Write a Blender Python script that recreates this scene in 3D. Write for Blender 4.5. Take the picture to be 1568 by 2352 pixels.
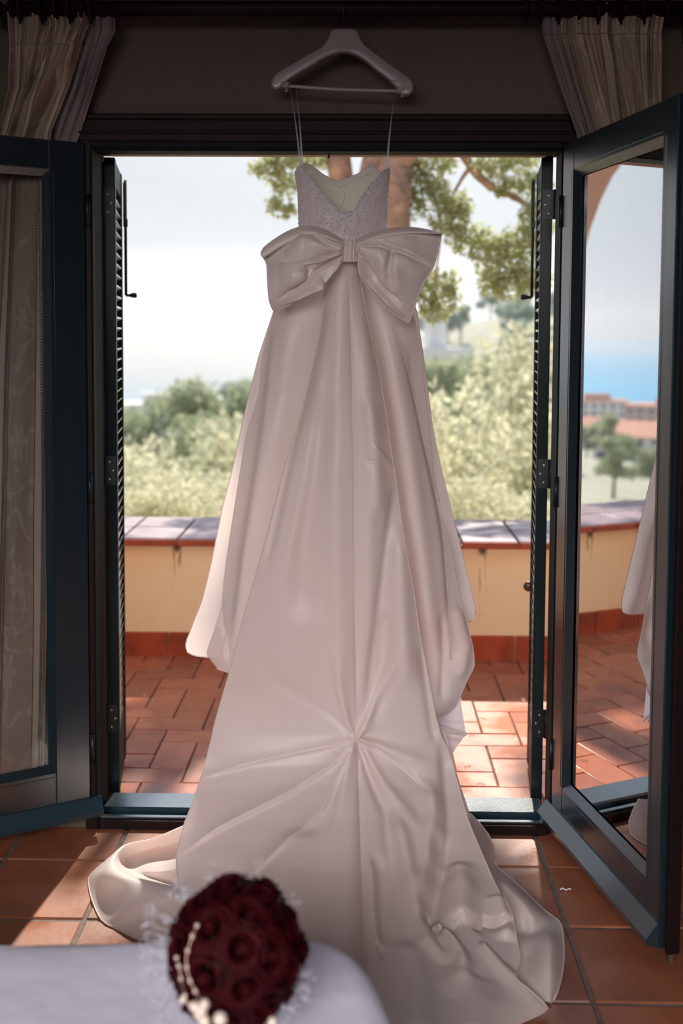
import bpy, bmesh, math, random
import numpy as np
from mathutils import Vector, Matrix

for o in list(bpy.data.objects):
    bpy.data.objects.remove(o)
SC = bpy.context.scene
COL = SC.collection
RNG = np.random.default_rng(7)
random.seed(7)

# ------------------------------------------------------------------ camera
CAM_F, CAM_CX, CAM_CY = 2400.0, 784.0, 921.0        # lens in pixels of the 1568x2352 frame
CAM_C = np.array([0.0, -3.4, 1.65])
_ps, _pp, _rr = math.radians(1.0), math.radians(3.55), math.radians(.33)
_d = np.array([-math.sin(_ps) * math.cos(_pp), math.cos(_ps) * math.cos(_pp), -math.sin(_pp)])
_r = np.array([math.cos(_ps), math.sin(_ps), 0.0])
_u = np.cross(_r, _d)
_R = _r * math.cos(_rr) + _u * math.sin(_rr)
_U = _u * math.cos(_rr) - _r * math.sin(_rr)
cam_data = bpy.data.cameras.new('camera')
cam = bpy.data.objects.new('camera', cam_data)
COL.objects.link(cam)
SC.camera = cam
cam_data.sensor_fit = 'VERTICAL'
cam_data.sensor_height = 36.0
cam_data.lens = CAM_F / 2352 * 36.0
cam_data.shift_y = -(1176 - CAM_CY) / 2352
cam_data.clip_start = .05
cam_data.clip_end = 40000
cam_data.dof.use_dof = True
cam_data.dof.focus_distance = 3.2
cam_data.dof.aperture_fstop = 1.8
_m = Matrix(((_R[0], _U[0], -_d[0], CAM_C[0]), (_R[1], _U[1], -_d[1], CAM_C[1]), (_R[2], _U[2], -_d[2], CAM_C[2]), (0, 0, 0, 1)))
cam.matrix_world = _m

# ------------------------------------------------------------------ view, sky, sun, lamps
SC.view_settings.view_transform = 'Standard'
SC.view_settings.look = 'None'
SC.view_settings.exposure = 0.0
SC.view_settings.gamma = 1.0
SC.view_settings.use_curve_mapping = False
SC.cycles.use_denoising = True
SC.cycles.max_bounces = 8
SC.cycles.diffuse_bounces = 5
SC.cycles.glossy_bounces = 3
SC.cycles.transmission_bounces = 5
SC.cycles.transparent_max_bounces = 10
SC.cycles.sample_clamp_indirect = 6
SC.cycles.caustics_reflective = False
SC.cycles.caustics_refractive = False

SUN_AZ, SUN_EL = math.radians(5.8), math.radians(46)
SUN_DIR = Vector((math.sin(SUN_AZ) * math.cos(SUN_EL), math.cos(SUN_AZ) * math.cos(SUN_EL), math.sin(SUN_EL)))
sun_data = bpy.data.lights.new('sun', 'SUN')
sun_data.energy = 8.0
sun_data.color = (1.0, .93, .82)
sun_data.angle = math.radians(1.1)
sun = bpy.data.objects.new('sun', sun_data)
COL.objects.link(sun)
sun.rotation_euler = SUN_DIR.to_track_quat('Z', 'Y').to_euler()

world = bpy.data.worlds.new('sky')
SC.world = world
world.use_nodes = True
wn, wl = world.node_tree.nodes, world.node_tree.links
bg = wn['Background']
tc = wn.new('ShaderNodeTexCoord')
sx = wn.new('ShaderNodeSeparateXYZ')
wl.new(tc.outputs['Generated'], sx.inputs[0])
ramp = wn.new('ShaderNodeValToRGB')           # pale haze at the horizon, light blue overhead
wl.new(sx.outputs['Z'], ramp.inputs[0])
ramp.color_ramp.elements[0].position = 0.0
ramp.color_ramp.elements[0].color = (.64, .68, .715, 1)
ramp.color_ramp.elements[1].position = 1.0
ramp.color_ramp.elements[1].color = (.36, .54, .88, 1)
e = ramp.color_ramp.elements.new(.22)
e.color = (.65, .70, .745, 1)
e = ramp.color_ramp.elements.new(.48)
e.color = (.50, .66, .92, 1)
dotn = wn.new('ShaderNodeVectorMath'); dotn.operation = 'DOT_PRODUCT'
wl.new(tc.outputs['Generated'], dotn.inputs[0])
dotn.inputs[1].default_value = SUN_DIR
mr = wn.new('ShaderNodeMapRange')             # the sky brightens around the sun
wl.new(dotn.outputs['Value'], mr.inputs[0])
mr.inputs[1].default_value = .76; mr.inputs[2].default_value = 1.0
mr.inputs[3].default_value = 1.0; mr.inputs[4].default_value = 1.9
bg.inputs['Strength'].default_value = .95
mul = wn.new('ShaderNodeVectorMath'); mul.operation = 'SCALE'
wl.new(ramp.outputs[0], mul.inputs[0]); wl.new(mr.outputs[0], mul.inputs['Scale'])
wl.new(mul.outputs[0], bg.inputs['Color'])

def area_light(name, loc, target, size, energy, color):
    l = bpy.data.lights.new(name, 'AREA'); l.shape = 'RECTANGLE'
    l.size, l.size_y = size; l.energy = energy; l.color = color
    o = bpy.data.objects.new(name, l); COL.objects.link(o)
    o.location = loc
    o.rotation_euler = (Vector(target) - Vector(loc)).to_track_quat('-Z', 'Y').to_euler()
    return o
# fill light added behind the photographer to brighten the dress and bed
area_light('room_fill_light', (-.8, -5.6, 2.35), (0, -1.1, .0), (3.4, 1.2), 44, (1.0, .90, .91)).data.spread = math.radians(68)

# ------------------------------------------------------------------ projection (pixel of the photo -> point at a real depth)
def _rays(px, py):
    px = np.asarray(px, float); py = np.asarray(py, float)
    return _d + _R * ((px - CAM_CX) / CAM_F)[..., None] - _U * ((py - CAM_CY) / CAM_F)[..., None]
def at(px, py, Y):
    v = _rays(px, py); return CAM_C + v * ((np.asarray(Y, float) - CAM_C[1]) / v[..., 1])[..., None]
def pf(px, py, z=0.0):
    v = _rays(px, py); return CAM_C + v * ((np.asarray(z, float) - CAM_C[2]) / v[..., 2])[..., None]

# ------------------------------------------------------------------ materials
def mat(name, color, rough=.6, metallic=0.0, spec=.5, noise=None, bump=None, coat=0.0, sheen=0.0, vary=0.0, coord='Object'):
    """noise=(scale, amount, color2), bump=(scale, strength, distance)"""
    m = bpy.data.materials.new(name); m.use_nodes = True
    n, l = m.node_tree.nodes, m.node_tree.links
    b = n['Principled BSDF']
    b.inputs['Base Color'].default_value = (*color, 1)
    b.inputs['Roughness'].default_value = rough
    b.inputs['Metallic'].default_value = metallic
    b.inputs['Specular IOR Level'].default_value = spec
    b.inputs['Coat Weight'].default_value = coat
    b.inputs['Sheen Weight'].default_value = sheen
    t = n.new('ShaderNodeTexCoord')
    last = None
    if noise:
        nt = n.new('ShaderNodeTexNoise'); nt.inputs['Scale'].default_value = noise[0]
        nt.inputs['Detail'].default_value = 5; nt.inputs['Roughness'].default_value = .6
        l.new(t.outputs[coord], nt.inputs['Vector'])
        r = n.new('ShaderNodeMapRange'); r.inputs[1].default_value = .35; r.inputs[2].default_value = .65
        r.inputs[4].default_value = noise[1]
        l.new(nt.outputs['Fac'], r.inputs[0])
        mx = n.new('ShaderNodeMix'); mx.data_type = 'RGBA'
        mx.inputs[6].default_value = (*color, 1); mx.inputs[7].default_value = (*noise[2], 1)
        l.new(r.outputs[0], mx.inputs[0])
        last = mx.outputs[2]
    if vary:
        oi = n.new('ShaderNodeObjectInfo')
        hs = n.new('ShaderNodeHueSaturation')
        r = n.new('ShaderNodeMapRange'); r.inputs[3].default_value = 1 - vary; r.inputs[4].default_value = 1 + vary
        l.new(oi.outputs['Random'], r.inputs[0]); l.new(r.outputs[0], hs.inputs['Value'])
        if last: l.new(last, hs.inputs['Color'])
        else: hs.inputs['Color'].default_value = (*color, 1)
        last = hs.outputs[0]
    if last: l.new(last, b.inputs['Base Color'])
    if bump:
        nt = n.new('ShaderNodeTexNoise'); nt.inputs['Scale'].default_value = bump[0]; nt.inputs['Detail'].default_value = 4
        l.new(t.outputs[coord], nt.inputs['Vector'])
        bp = n.new('ShaderNodeBump'); bp.inputs['Strength'].default_value = bump[1]; bp.inputs['Distance'].default_value = bump[2]
        l.new(nt.outputs['Fac'], bp.inputs['Height']); l.new(bp.outputs[0], b.inputs['Normal'])
    return m

def add_translucency(m, color, fac, transparent=0.0):
    """thin cloth or leaf: part of the light goes through diffusely"""
    n, l = m.node_tree.nodes, m.node_tree.links
    out = next(x for x in n if x.type == 'OUTPUT_MATERIAL')
    src = n['Principled BSDF'].outputs[0]
    tr = n.new('ShaderNodeBsdfTranslucent'); tr.inputs[0].default_value = (*color, 1)
    mx = n.new('ShaderNodeMixShader'); mx.inputs[0].default_value = fac
    l.new(src, mx.inputs[1]); l.new(tr.outputs[0], mx.inputs[2])
    cur = mx.outputs[0]
    if transparent:
        tp = n.new('ShaderNodeBsdfTransparent'); m2 = n.new('ShaderNodeMixShader'); m2.inputs[0].default_value = transparent
        l.new(cur, m2.inputs[1]); l.new(tp.outputs[0], m2.inputs[2]); cur = m2.outputs[0]
    l.new(cur, out.inputs[0])
    return tr

# ------------------------------------------------------------------ mesh helpers
def link(o, parent=None):
    COL.objects.link(o)
    if parent is not None: o.parent = parent
    return o
def tag(o, label=None, cat=None, group=None, kind=None):
    if label: o['label'] = label
    if cat: o['category'] = cat
    if group: o['group'] = group
    if kind: o['kind'] = kind
    return o
def empty(name, loc=(0, 0, 0), rz=0.0):
    o = bpy.data.objects.new(name, None); COL.objects.link(o)
    o.location = loc; o.rotation_euler = (0, 0, rz); o.empty_display_size = .1
    return o
def copy_tree(o, parent=None):
    c = o.copy(); COL.objects.link(c)
    if parent is not None: c.parent = parent
    for ch in list(o.children): copy_tree(ch, c)
    return c
def raw_mesh(name, verts, faces, material=None, smooth=False):
    """verts (N,3) array; faces: (M,4) or (M,3) array, or list"""
    me = bpy.data.meshes.new(name)
    verts = np.asarray(verts, np.float32).reshape(-1, 3)
    if isinstance(faces, np.ndarray):
        k = faces.shape[1]
        me.vertices.add(len(verts)); me.vertices.foreach_set('co', verts.ravel())
        me.loops.add(faces.size); me.loops.foreach_set('vertex_index', faces.astype(np.int32).ravel())
        me.polygons.add(len(faces)); me.polygons.foreach_set('loop_start', np.arange(0, faces.size, k, dtype=np.int32))
        me.update(calc_edges=True)
    else:
        me.from_pydata(verts.tolist(), [], [tuple(f) for f in faces])
        me.update()
    if smooth: me.polygons.foreach_set('use_smooth', np.ones(len(me.polygons), bool))
    if material: me.materials.append(material)
    return me
class MB:
    """collects boxes, tubes and lathes; build() links them as ONE mesh object"""
    def __init__(s): s.v = []; s.f = []; s.sm = []
    def _add(s, v, f, smooth=False):
        b = len(s.v); s.v += [tuple(p) for p in v]; s.f += [tuple(i + b for i in q) for q in f]; s.sm += [smooth] * len(f)
    def box(s, x0, x1, y0, y1, z0, z1, ch=0.0):
        if ch <= 0:
            v = [(x, y, z) for z in (z0, z1) for y in (y0, y1) for x in (x0, x1)]
            s._add(v, [(0, 2, 3, 1), (4, 5, 7, 6), (0, 1, 5, 4), (2, 6, 7, 3), (0, 4, 6, 2), (1, 3, 7, 5)])
        else:                                  # chamfered box: 24 vertices
            bm = bmesh.new(); bmesh.ops.create_cube(bm, size=1)
            for p in bm.verts:
                p.co = Vector(((x0 + x1) / 2 + p.co.x * (x1 - x0), (y0 + y1) / 2 + p.co.y * (y1 - y0), (z0 + z1) / 2 + p.co.z * (z1 - z0)))
            bmesh.ops.bevel(bm, geom=bm.edges[:], offset=ch, segments=1, affect='EDGES')
            bm.verts.index_update()
            s._add([p.co[:] for p in bm.verts], [[q.index for q in f.verts] for f in bm.faces]); bm.free()
        return s
    def prism(s, pts, axis, a0, a1):
        """extrude a 2D polygon along an axis (0,1,2)"""
        n = len(pts)
        def mk(p, a):
            q = [0, 0, 0]; o = [i for i in range(3) if i != axis]; q[o[0]], q[o[1]] = p; q[axis] = a; return q
        v = [mk(p, a0) for p in pts] + [mk(p, a1) for p in pts]
        f = [tuple(range(n)), tuple(range(2 * n - 1, n - 1, -1))] + [(i, i + n, (i + 1) % n + n, (i + 1) % n) for i in range(n)]
        s._add(v, f); return s
    def tube(s, pts, r, seg=8, cap=True):
        pts = [Vector(p) for p in pts]; rs = r if hasattr(r, '__len__') else [r] * len(pts)
        rings = []; up = None
        for i, p in enumerate(pts):
            t = (pts[min(i + 1, len(pts) - 1)] - pts[max(i - 1, 0)]).normalized()
            if up is None: up = t.orthogonal().normalized()
            up = (up - t * up.dot(t)); up = up.normalized() if up.length > 1e-6 else t.orthogonal().normalized()
            w = t.cross(up)
            rings.append([p + (up * math.cos(a) + w * math.sin(a)) * rs[i] for a in [2 * math.pi * k / seg for k in range(seg)]])
        v = [q for g in rings for q in g]
        f = [(i * seg + k, i * seg + (k + 1) % seg, (i + 1) * seg + (k + 1) % seg, (i + 1) * seg + k) for i in range(len(pts) - 1) for k in range(seg)]
        if cap: f += [tuple(range(seg - 1, -1, -1)), tuple(range((len(pts) - 1) * seg, len(pts) * seg))]
        s._add(v, f, True); return s
    def lathe(s, prof, origin, axis, seg=16):
        """prof: list of (radius, height along axis)"""
        axis = Vector(axis).normalized(); a = axis.orthogonal().normalized(); b = axis.cross(a); o = Vector(origin)
        v = [o + axis * h + (a * math.cos(t) + b * math.sin(t)) * r for r, h in prof for t in [2 * math.pi * k / seg for k in range(seg)]]
        f = [(i * seg + k, i * seg + (k + 1) % seg, (i + 1) * seg + (k + 1) % seg, (i + 1) * seg + k) for i in range(len(prof) - 1) for k in range(seg)]
        s._add(v, f, True); return s
    def mesh(s, name, m):
        me = bpy.data.meshes.new(name); me.from_pydata(s.v, [], s.f)
        me.polygons.foreach_set('use_smooth', s.sm); me.materials.append(m); me.update()
        bm = bmesh.new(); bm.from_mesh(me); bmesh.ops.recalc_face_normals(bm, faces=bm.faces); bm.to_mesh(me); bm.free()
        return me
    def build(s, name, m, parent=None):
        return link(bpy.data.objects.new(name, s.mesh(name, m)), parent)
def obj(name, me, parent=None): return link(bpy.data.objects.new(name, me), parent)

def curve_xy(pts, n):
    """Catmull-Rom through 2D/3D points, n samples, by chord length"""
    p = np.asarray(pts, float)
    if len(p) == 2: return p[0] + (p[1] - p[0]) * np.linspace(0, 1, n)[:, None]
    d = np.r_[0, np.cumsum(np.sqrt((np.diff(p[:, :2], axis=0) ** 2).sum(1)))]; d /= d[-1]
    m = np.empty_like(p)
    m[1:-1] = (p[2:] - p[:-2]) / (d[2:] - d[:-2])[:, None]
    m[0] = (p[1] - p[0]) / (d[1] - d[0]); m[-1] = (p[-1] - p[-2]) / (d[-1] - d[-2])
    t = np.linspace(0, 1, n); i = np.clip(np.searchsorted(d, t) - 1, 0, len(p) - 2)
    h = (d[i + 1] - d[i]); s = ((t - d[i]) / h)[:, None]; h = h[:, None]
    return ((2 * s**3 - 3 * s**2 + 1) * p[i] + (s**3 - 2 * s**2 + s) * h * m[i] + (-2 * s**3 + 3 * s**2) * p[i + 1] + (s**3 - s**2) * h * m[i + 1])
def along(pts, ys, smooth=6):
    """value of a polyline [(y, v...)] at ys, lightly smoothed"""
    a = np.asarray(pts, float); r = []
    lo, hi = ys.min() - 3 * smooth, ys.max() + 3 * smooth
    g = np.linspace(lo, hi, max(32, int((hi - lo) / 2)))
    for k in range(1, a.shape[1]):
        v = np.interp(g, a[:, 0], a[:, k])
        if smooth:
            w = max(1, int(smooth / ((hi - lo) / len(g)))); ker = np.hanning(2 * w + 3); ker /= ker.sum()
            v = np.convolve(np.pad(v, w + 1, mode='edge'), ker, 'same')[w + 1:-(w + 1)]
        r.append(np.interp(ys, g, v))
    return r[0] if len(r) == 1 else r
def grid_faces(ny, nx):
    i = np.arange(ny - 1)[:, None] * nx + np.arange(nx - 1)[None]
    return np.stack([i, i + 1, i + nx + 1, i + nx], -1).reshape(-1, 4)
def seg_dist(X, Y, pts):
    """distance to a polyline and the position 0..1 along it"""
    p = np.asarray(pts, float); best = np.full(X.shape, 1e9); T = np.zeros(X.shape); S = np.zeros(X.shape)
    L = np.r_[0, np.cumsum(np.sqrt((np.diff(p, axis=0) ** 2).sum(1)))]
    for k in range(len(p) - 1):
        a, b = p[k], p[k + 1]; ab = b - a; n2 = (ab ** 2).sum()
        t = np.clip(((X - a[0]) * ab[0] + (Y - a[1]) * ab[1]) / n2, 0, 1)
        dx, dy = X - (a[0] + t * ab[0]), Y - (a[1] + t * ab[1]); dd = np.hypot(dx, dy)
        m = dd < best; best = np.where(m, dd, best); T = np.where(m, (L[k] + t * (L[k + 1] - L[k])) / L[-1], T)
        S = np.where(m, np.sign(ab[0] * dy - ab[1] * dx), S)
    return best, T, S
def folds(PX, PY, specs):
    """relief in metres: ('r'idge | 's'tep | 'c'rease | 'd' radial line, points, width px, height m)"""
    D = np.zeros(PX.shape)
    for kind, pts, w, a in specs:
        if kind == 'd':
            d, t, s = seg_dist(PX, PY, pts)
            D += a * np.exp(-(d / (w * (.25 + .75 * t))) ** 2) * np.clip((1 - t) * 3, 0, 1) * np.clip(t * 12 + .15, 0, 1)
            continue
        if kind == 'e':                         # one-sided fold along any line: soft on one side, sharp on the other
            d, t, s = seg_dist(PX, PY, pts)
            D += a * np.where(s > 0, np.exp(-(d / w)), np.exp(-(d / (w * .25)) ** 2)) * np.clip((1 - t) * 4, 0, 1) * np.clip(t * 6 + .1, 0, 1)
            continue
        q = np.asarray(pts, float); order = np.argsort(q[:, 1]); q = q[order]
        fx = np.interp(PY, q[:, 1], q[:, 0]); s = (PX - fx) / w
        L = max(20.0, (q[-1, 1] - q[0, 1]) * .18)
        fade = np.clip((PY - q[0, 1]) / L, 0, 1) * np.clip((q[-1, 1] - PY) / L, 0, 1)
        if kind == 'R': fade = np.ones_like(fade); kind = 'r'
        fade = fade * fade * (3 - 2 * fade)
        if kind == 'r': D += a * np.exp(-s * s) * fade
        elif kind == 'c': D += a * np.exp(-np.abs(s)) * fade
        elif kind == 's': D += a * (.5 + .5 * np.tanh(s)) * np.exp(-np.clip(s, 0, 9) * .25) * fade
    return D
def displaced(P, D):
    gy = np.gradient(P, axis=0); gx = np.gradient(P, axis=1)
    N = np.cross(gx, gy); N /= np.linalg.norm(N, axis=2, keepdims=True) + 1e-12
    V = P - CAM_C
    N *= -np.sign((N * V).sum(2, keepdims=True))
    return P + N * D[..., None]
def sheet(name, rows, m, parent, nx=60, ny=120, curl=.05, specs=(), power=2.0, wave=0, smooth=8, droop=None):
    """cloth panel: rows = (photo y, left x, right x, world Y of its middle); the sides curl back by curl"""
    rows = np.asarray(rows, float)
    py = np.linspace(rows[0, 0], rows[-1, 0], ny)
    xl, xr, Yc = along(rows, py, smooth)
    u = np.linspace(-1, 1, nx)
    PX = xl[:, None] + (xr - xl)[:, None] * (u[None] + 1) / 2
    PY = np.repeat(py[:, None], nx, 1)
    if droop:                                   # slanting hem: (photo x, shift in photo y)
        k = np.clip((PY - (rows[-1, 0] - 160)) / 160, 0, 1); PY = PY + np.interp(PX, *zip(*droop)) * k * k
    Yw = Yc[:, None] + curl * np.abs(u[None]) ** power
    P = at(PX, PY, Yw)
    D = folds(PX, PY, specs)
    if wave:
        D = D + wave(np.repeat(u[None], ny, 0), PY)
    P = displaced(P, D)
    me = raw_mesh(name, P, grid_faces(ny, nx), m, True)
    return obj(name, me, parent), P
def coons(T, B, L, R, nu, nv):
    """T,B run left-right, L,R run top-bottom; returns (nv,nu,k)"""
    T, B, L, R = curve_xy(T, nu), curve_xy(B, nu), curve_xy(L, nv), curve_xy(R, nv)
    u = np.linspace(0, 1, nu)[None, :, None]; v = np.linspace(0, 1, nv)[:, None, None]
    return ((1 - v) * T[None] + v * B[None] + (1 - u) * L[:, None] + u * R[:, None]
            - ((1 - u) * (1 - v) * T[0] + u * (1 - v) * T[-1] + (1 - u) * v * B[0] + u * v * B[-1]))
def ribbon_tube(name, P, r, m, parent, seg=6):
    return MB().tube(P, r, seg).build(name, m, parent)
# ================================================================== MATERIALS
def terracotta(name, c1, c2, rough, vary, scale=9, gloss_noise=True, dark=(.10, .05, .035)):
    m = mat(name, c1, rough, noise=(scale, .8, c2), bump=(60, .25, .002), vary=vary)
    n, l = m.node_tree.nodes, m.node_tree.links
    b = n['Principled BSDF']
    t = n.new('ShaderNodeTexCoord'); nt = n.new('ShaderNodeTexNoise'); nt.inputs['Scale'].default_value = 3.3; nt.inputs['Detail'].default_value = 6
    oi = n.new('ShaderNodeObjectInfo'); va = n.new('ShaderNodeVectorMath')
    l.new(t.outputs['Object'], va.inputs[0]); l.new(oi.outputs['Location'], va.inputs[1]); l.new(va.outputs[0], nt.inputs['Vector'])
    r = n.new('ShaderNodeMapRange'); r.inputs[1].default_value = .55; r.inputs[2].default_value = .72; r.inputs[4].default_value = .7
    l.new(nt.outputs['Fac'], r.inputs[0])
    mx = n.new('ShaderNodeMix'); mx.data_type = 'RGBA'; mx.inputs[7].default_value = (*dark, 1)
    src = b.inputs['Base Color'].links[0].from_socket
    l.new(src, mx.inputs[6]); l.new(r.outputs[0], mx.inputs[0]); l.new(mx.outputs[2], b.inputs['Base Color'])
    if gloss_noise:
        r2 = n.new('ShaderNodeMapRange'); r2.inputs[1].default_value = .4; r2.inputs[2].default_value = .6
        r2.inputs[3].default_value = rough - .12; r2.inputs[4].default_value = rough + .15
        l.new(nt.outputs['Fac'], r2.inputs[0]); l.new(r2.outputs[0], b.inputs['Roughness'])
    return m
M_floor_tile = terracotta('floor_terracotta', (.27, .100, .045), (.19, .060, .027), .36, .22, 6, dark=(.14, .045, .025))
M_grout = mat('grout', (.16, .13, .11), .9, noise=(30, .7, (.07, .05, .05)), bump=(80, .4, .003))
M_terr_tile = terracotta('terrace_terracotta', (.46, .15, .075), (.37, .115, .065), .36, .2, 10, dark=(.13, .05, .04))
M_skirt_tile = terracotta('skirting_terracotta', (.46, .085, .025), (.33, .05, .02), .5, .12, 9, dark=(.05, .02, .015))
M_coping = terracotta('coping_tile', (.33, .24, .25), (.24, .17, .19), .45, .15, 14, dark=(.12, .09, .10))
M_coping_edge = mat('coping_edge', (.48, .09, .035), .6, noise=(12, .7, (.2, .05, .03)), bump=(50, .3, .002))
M_ochre = mat('ochre_plaster', (.95, .79, .53), .85, noise=(2.2, .5, (.90, .72, .46)), bump=(14, .5, .012))
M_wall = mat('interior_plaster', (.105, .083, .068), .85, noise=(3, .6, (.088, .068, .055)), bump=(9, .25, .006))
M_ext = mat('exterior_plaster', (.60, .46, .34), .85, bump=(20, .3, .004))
M_ceiling = mat('ceiling_paint', (.45, .42, .38), .9)
M_frame = mat('dark_brown_wood', (.010, .006, .006), .5, spec=.12, noise=(20, .6, (.022, .008, .008)), bump=(40, .15, .002))
def wood_paint(name, c, rough, coat=1.0):
    m = mat(name, c, rough, coat=coat, spec=.6 if coat > .5 else .12)
    m.node_tree.nodes['Principled BSDF'].inputs['Coat Roughness'].default_value = .2
    if coat > .5: m.node_tree.nodes['Principled BSDF'].inputs['Coat IOR'].default_value = 1.65
    n, l = m.node_tree.nodes, m.node_tree.links
    t = n.new('ShaderNodeTexCoord'); mp = n.new('ShaderNodeMapping'); mp.inputs['Scale'].default_value = (60, 60, 3)
    nt = n.new('ShaderNodeTexNoise'); nt.inputs['Scale'].default_value = 3; nt.inputs['Detail'].default_value = 6
    l.new(t.outputs['Object'], mp.inputs[0]); l.new(mp.outputs[0], nt.inputs['Vector'])
    bp = n.new('ShaderNodeBump'); bp.inputs['Strength'].default_value = .35; bp.inputs['Distance'].default_value = .002
    l.new(nt.outputs['Fac'], bp.inputs['Height']); l.new(bp.outputs[0], n['Principled BSDF'].inputs['Normal'])
    return m
M_green = wood_paint('dark_green_paint', (.004, .015, .022), .30)
M_jamb = wood_paint('dark_green_jamb_paint', (.004, .010, .012), .6, .0)
M_green2 = wood_paint('dark_green_skylit_paint', (.007, .030, .042), .28)  # door green lightened for sky reflected on sill and weather bars
M_shutter = wood_paint('shutter_paint', (.005, .014, .016), .55, .1)
M_slat = wood_paint('shutter_slat_skylit_paint', (.05, .085, .095), .3)  # shutter paint lightened to carry the sky brightness on the slats
M_metal = mat('dark_iron', (.02, .025, .025), .4, metallic=.6)
M_steel = mat('worn_steel', (.35, .35, .36), .35, metallic=.9)
M_brass = mat('bronze_fitting', (.14, .08, .05), .35, metallic=.6)

def glass_material(name, low, high):
    """clear double glazing with a reflective coating: reflection grows towards grazing"""
    m = bpy.data.materials.new(name); m.use_nodes = True
    n, l = m.node_tree.nodes, m.node_tree.links
    n.remove(n['Principled BSDF']); out = next(x for x in n if x.type == 'OUTPUT_MATERIAL')
    g = n.new('ShaderNodeBsdfGlossy'); g.inputs['Roughness'].default_value = .004; g.inputs['Color'].default_value = (.96, .98, 1, 1)
    t = n.new('ShaderNodeBsdfTransparent'); t.inputs[0].default_value = (.76, .79, .79, 1)
    lw = n.new('ShaderNodeLayerWeight'); lw.inputs[0].default_value = .5
    r = n.new('ShaderNodeMapRange'); r.interpolation_type = 'SMOOTHSTEP'
    r.inputs[1].default_value = .15; r.inputs[2].default_value = .62; r.inputs[3].default_value = low; r.inputs[4].default_value = high
    mx = n.new('ShaderNodeMixShader')
    l.new(lw.outputs['Facing'], r.inputs[0]); l.new(r.outputs[0], mx.inputs[0]); l.new(t.outputs[0], mx.inputs[1]); l.new(g.outputs[0], mx.inputs[2])
    l.new(mx.outputs[0], out.inputs[0])
    return m
M_glass = glass_material('coated_glass', .06, .90)

# ================================================================== SETTING
def structure(o, label=None): return tag(o, label, None, None, 'structure')
# ---- opening: X -.87 .. .64, top 2.262
OX0, OX1, OZ = -.884, .672, 2.262
XL, XR, YB, ZC = -2.6, 2.6, -6.2, 3.05
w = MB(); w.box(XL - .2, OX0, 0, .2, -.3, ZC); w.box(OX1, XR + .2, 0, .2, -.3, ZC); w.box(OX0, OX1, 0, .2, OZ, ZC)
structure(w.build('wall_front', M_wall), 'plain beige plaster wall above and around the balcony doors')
w = MB(); w.box(-8, OX0, .2, .22, -.3, 3.4); w.box(OX1, 6, .2, .22, -.3, 3.4); w.box(OX0, OX1, .2, .22, OZ, 3.4)
structure(w.build('wall_outside', M_ext), 'outer face of the house wall on the terrace')
structure(MB().box(XL - .2, XL, YB, 0, -.3, ZC).build('wall_left', M_wall))
structure(MB().box(XR, XR + .2, YB, 0, -.3, ZC).build('wall_right', M_wall))
structure(MB().box(XL - .2, XR + .2, YB - .2, YB, -.3, ZC).build('wall_back', M_wall))
structure(MB().box(XL - .2, XR + .2, YB - .2, .22, ZC, ZC + .15).build('ceiling', M_ceiling))
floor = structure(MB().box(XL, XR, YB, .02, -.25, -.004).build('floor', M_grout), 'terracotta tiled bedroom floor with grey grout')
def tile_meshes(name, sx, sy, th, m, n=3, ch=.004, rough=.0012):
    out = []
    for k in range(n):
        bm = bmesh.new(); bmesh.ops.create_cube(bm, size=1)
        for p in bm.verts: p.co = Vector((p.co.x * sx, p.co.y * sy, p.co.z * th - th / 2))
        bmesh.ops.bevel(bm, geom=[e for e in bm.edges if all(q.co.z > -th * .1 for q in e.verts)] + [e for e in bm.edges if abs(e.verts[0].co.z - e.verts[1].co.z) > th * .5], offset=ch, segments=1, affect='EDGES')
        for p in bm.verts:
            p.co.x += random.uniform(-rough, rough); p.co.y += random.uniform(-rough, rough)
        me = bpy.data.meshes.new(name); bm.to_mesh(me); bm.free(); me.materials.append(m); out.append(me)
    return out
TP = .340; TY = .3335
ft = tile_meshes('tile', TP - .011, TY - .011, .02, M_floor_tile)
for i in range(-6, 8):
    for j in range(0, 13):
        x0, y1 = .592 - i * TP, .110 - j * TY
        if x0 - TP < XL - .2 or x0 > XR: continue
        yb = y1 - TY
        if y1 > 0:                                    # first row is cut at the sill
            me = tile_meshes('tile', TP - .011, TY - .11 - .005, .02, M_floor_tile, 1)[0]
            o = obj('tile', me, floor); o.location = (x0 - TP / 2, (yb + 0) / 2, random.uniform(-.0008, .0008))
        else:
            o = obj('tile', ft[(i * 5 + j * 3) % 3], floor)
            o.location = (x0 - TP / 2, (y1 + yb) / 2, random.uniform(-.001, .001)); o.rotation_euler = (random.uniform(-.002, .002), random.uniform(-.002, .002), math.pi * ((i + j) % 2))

# ---- door frame and casing
f = MB()
f.box(-.905, -.866, -.022, .0, 0, 2.351, .004); f.box(.652, .694, -.022, 0, 0, 2.351, .004); f.box(-.905, .694, -.024, 0, 2.268, 2.351, .004)
f.box(-.915, .704, -.032, 0, 2.335, 2.356, .005); f.box(-.905, .694, -.030, -.02, 2.292, 2.302, .003)
structure(f.build('trim_1', M_frame), 'dark brown moulded casing around the balcony doorway')
f = MB()
f.box(-.884, -.866, 0, .10, 0, OZ, .003); f.box(.642, .672, 0, .10, 0, OZ, .003); f.box(-.884, .672, 0, .075, 2.243, 2.27, .003)
f.box(-.866, -.862, -.024, 0, 0, 2.26); 
f.box(-.872, .642, -.02, .10, 2.250, 2.27, .003)
structure(f.build('trim_2', M_jamb), 'dark green door frame set inside the casing')
f = MB(); f.box(-.872, .642, -.006, .018, -.02, .036, .004); f.box(-.86, .63, -.018, -.006, -.01, .030, .003); f.box(-.872, .642, .018, .04, -.02, .018)
sill = structure(f.build('trim_3', M_frame), 'dark wooden threshold of the doorway')
MB().box(-.865, .635, .035, .155, 0, .052, .006).build('sill_top', M_green2, sill)
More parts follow.
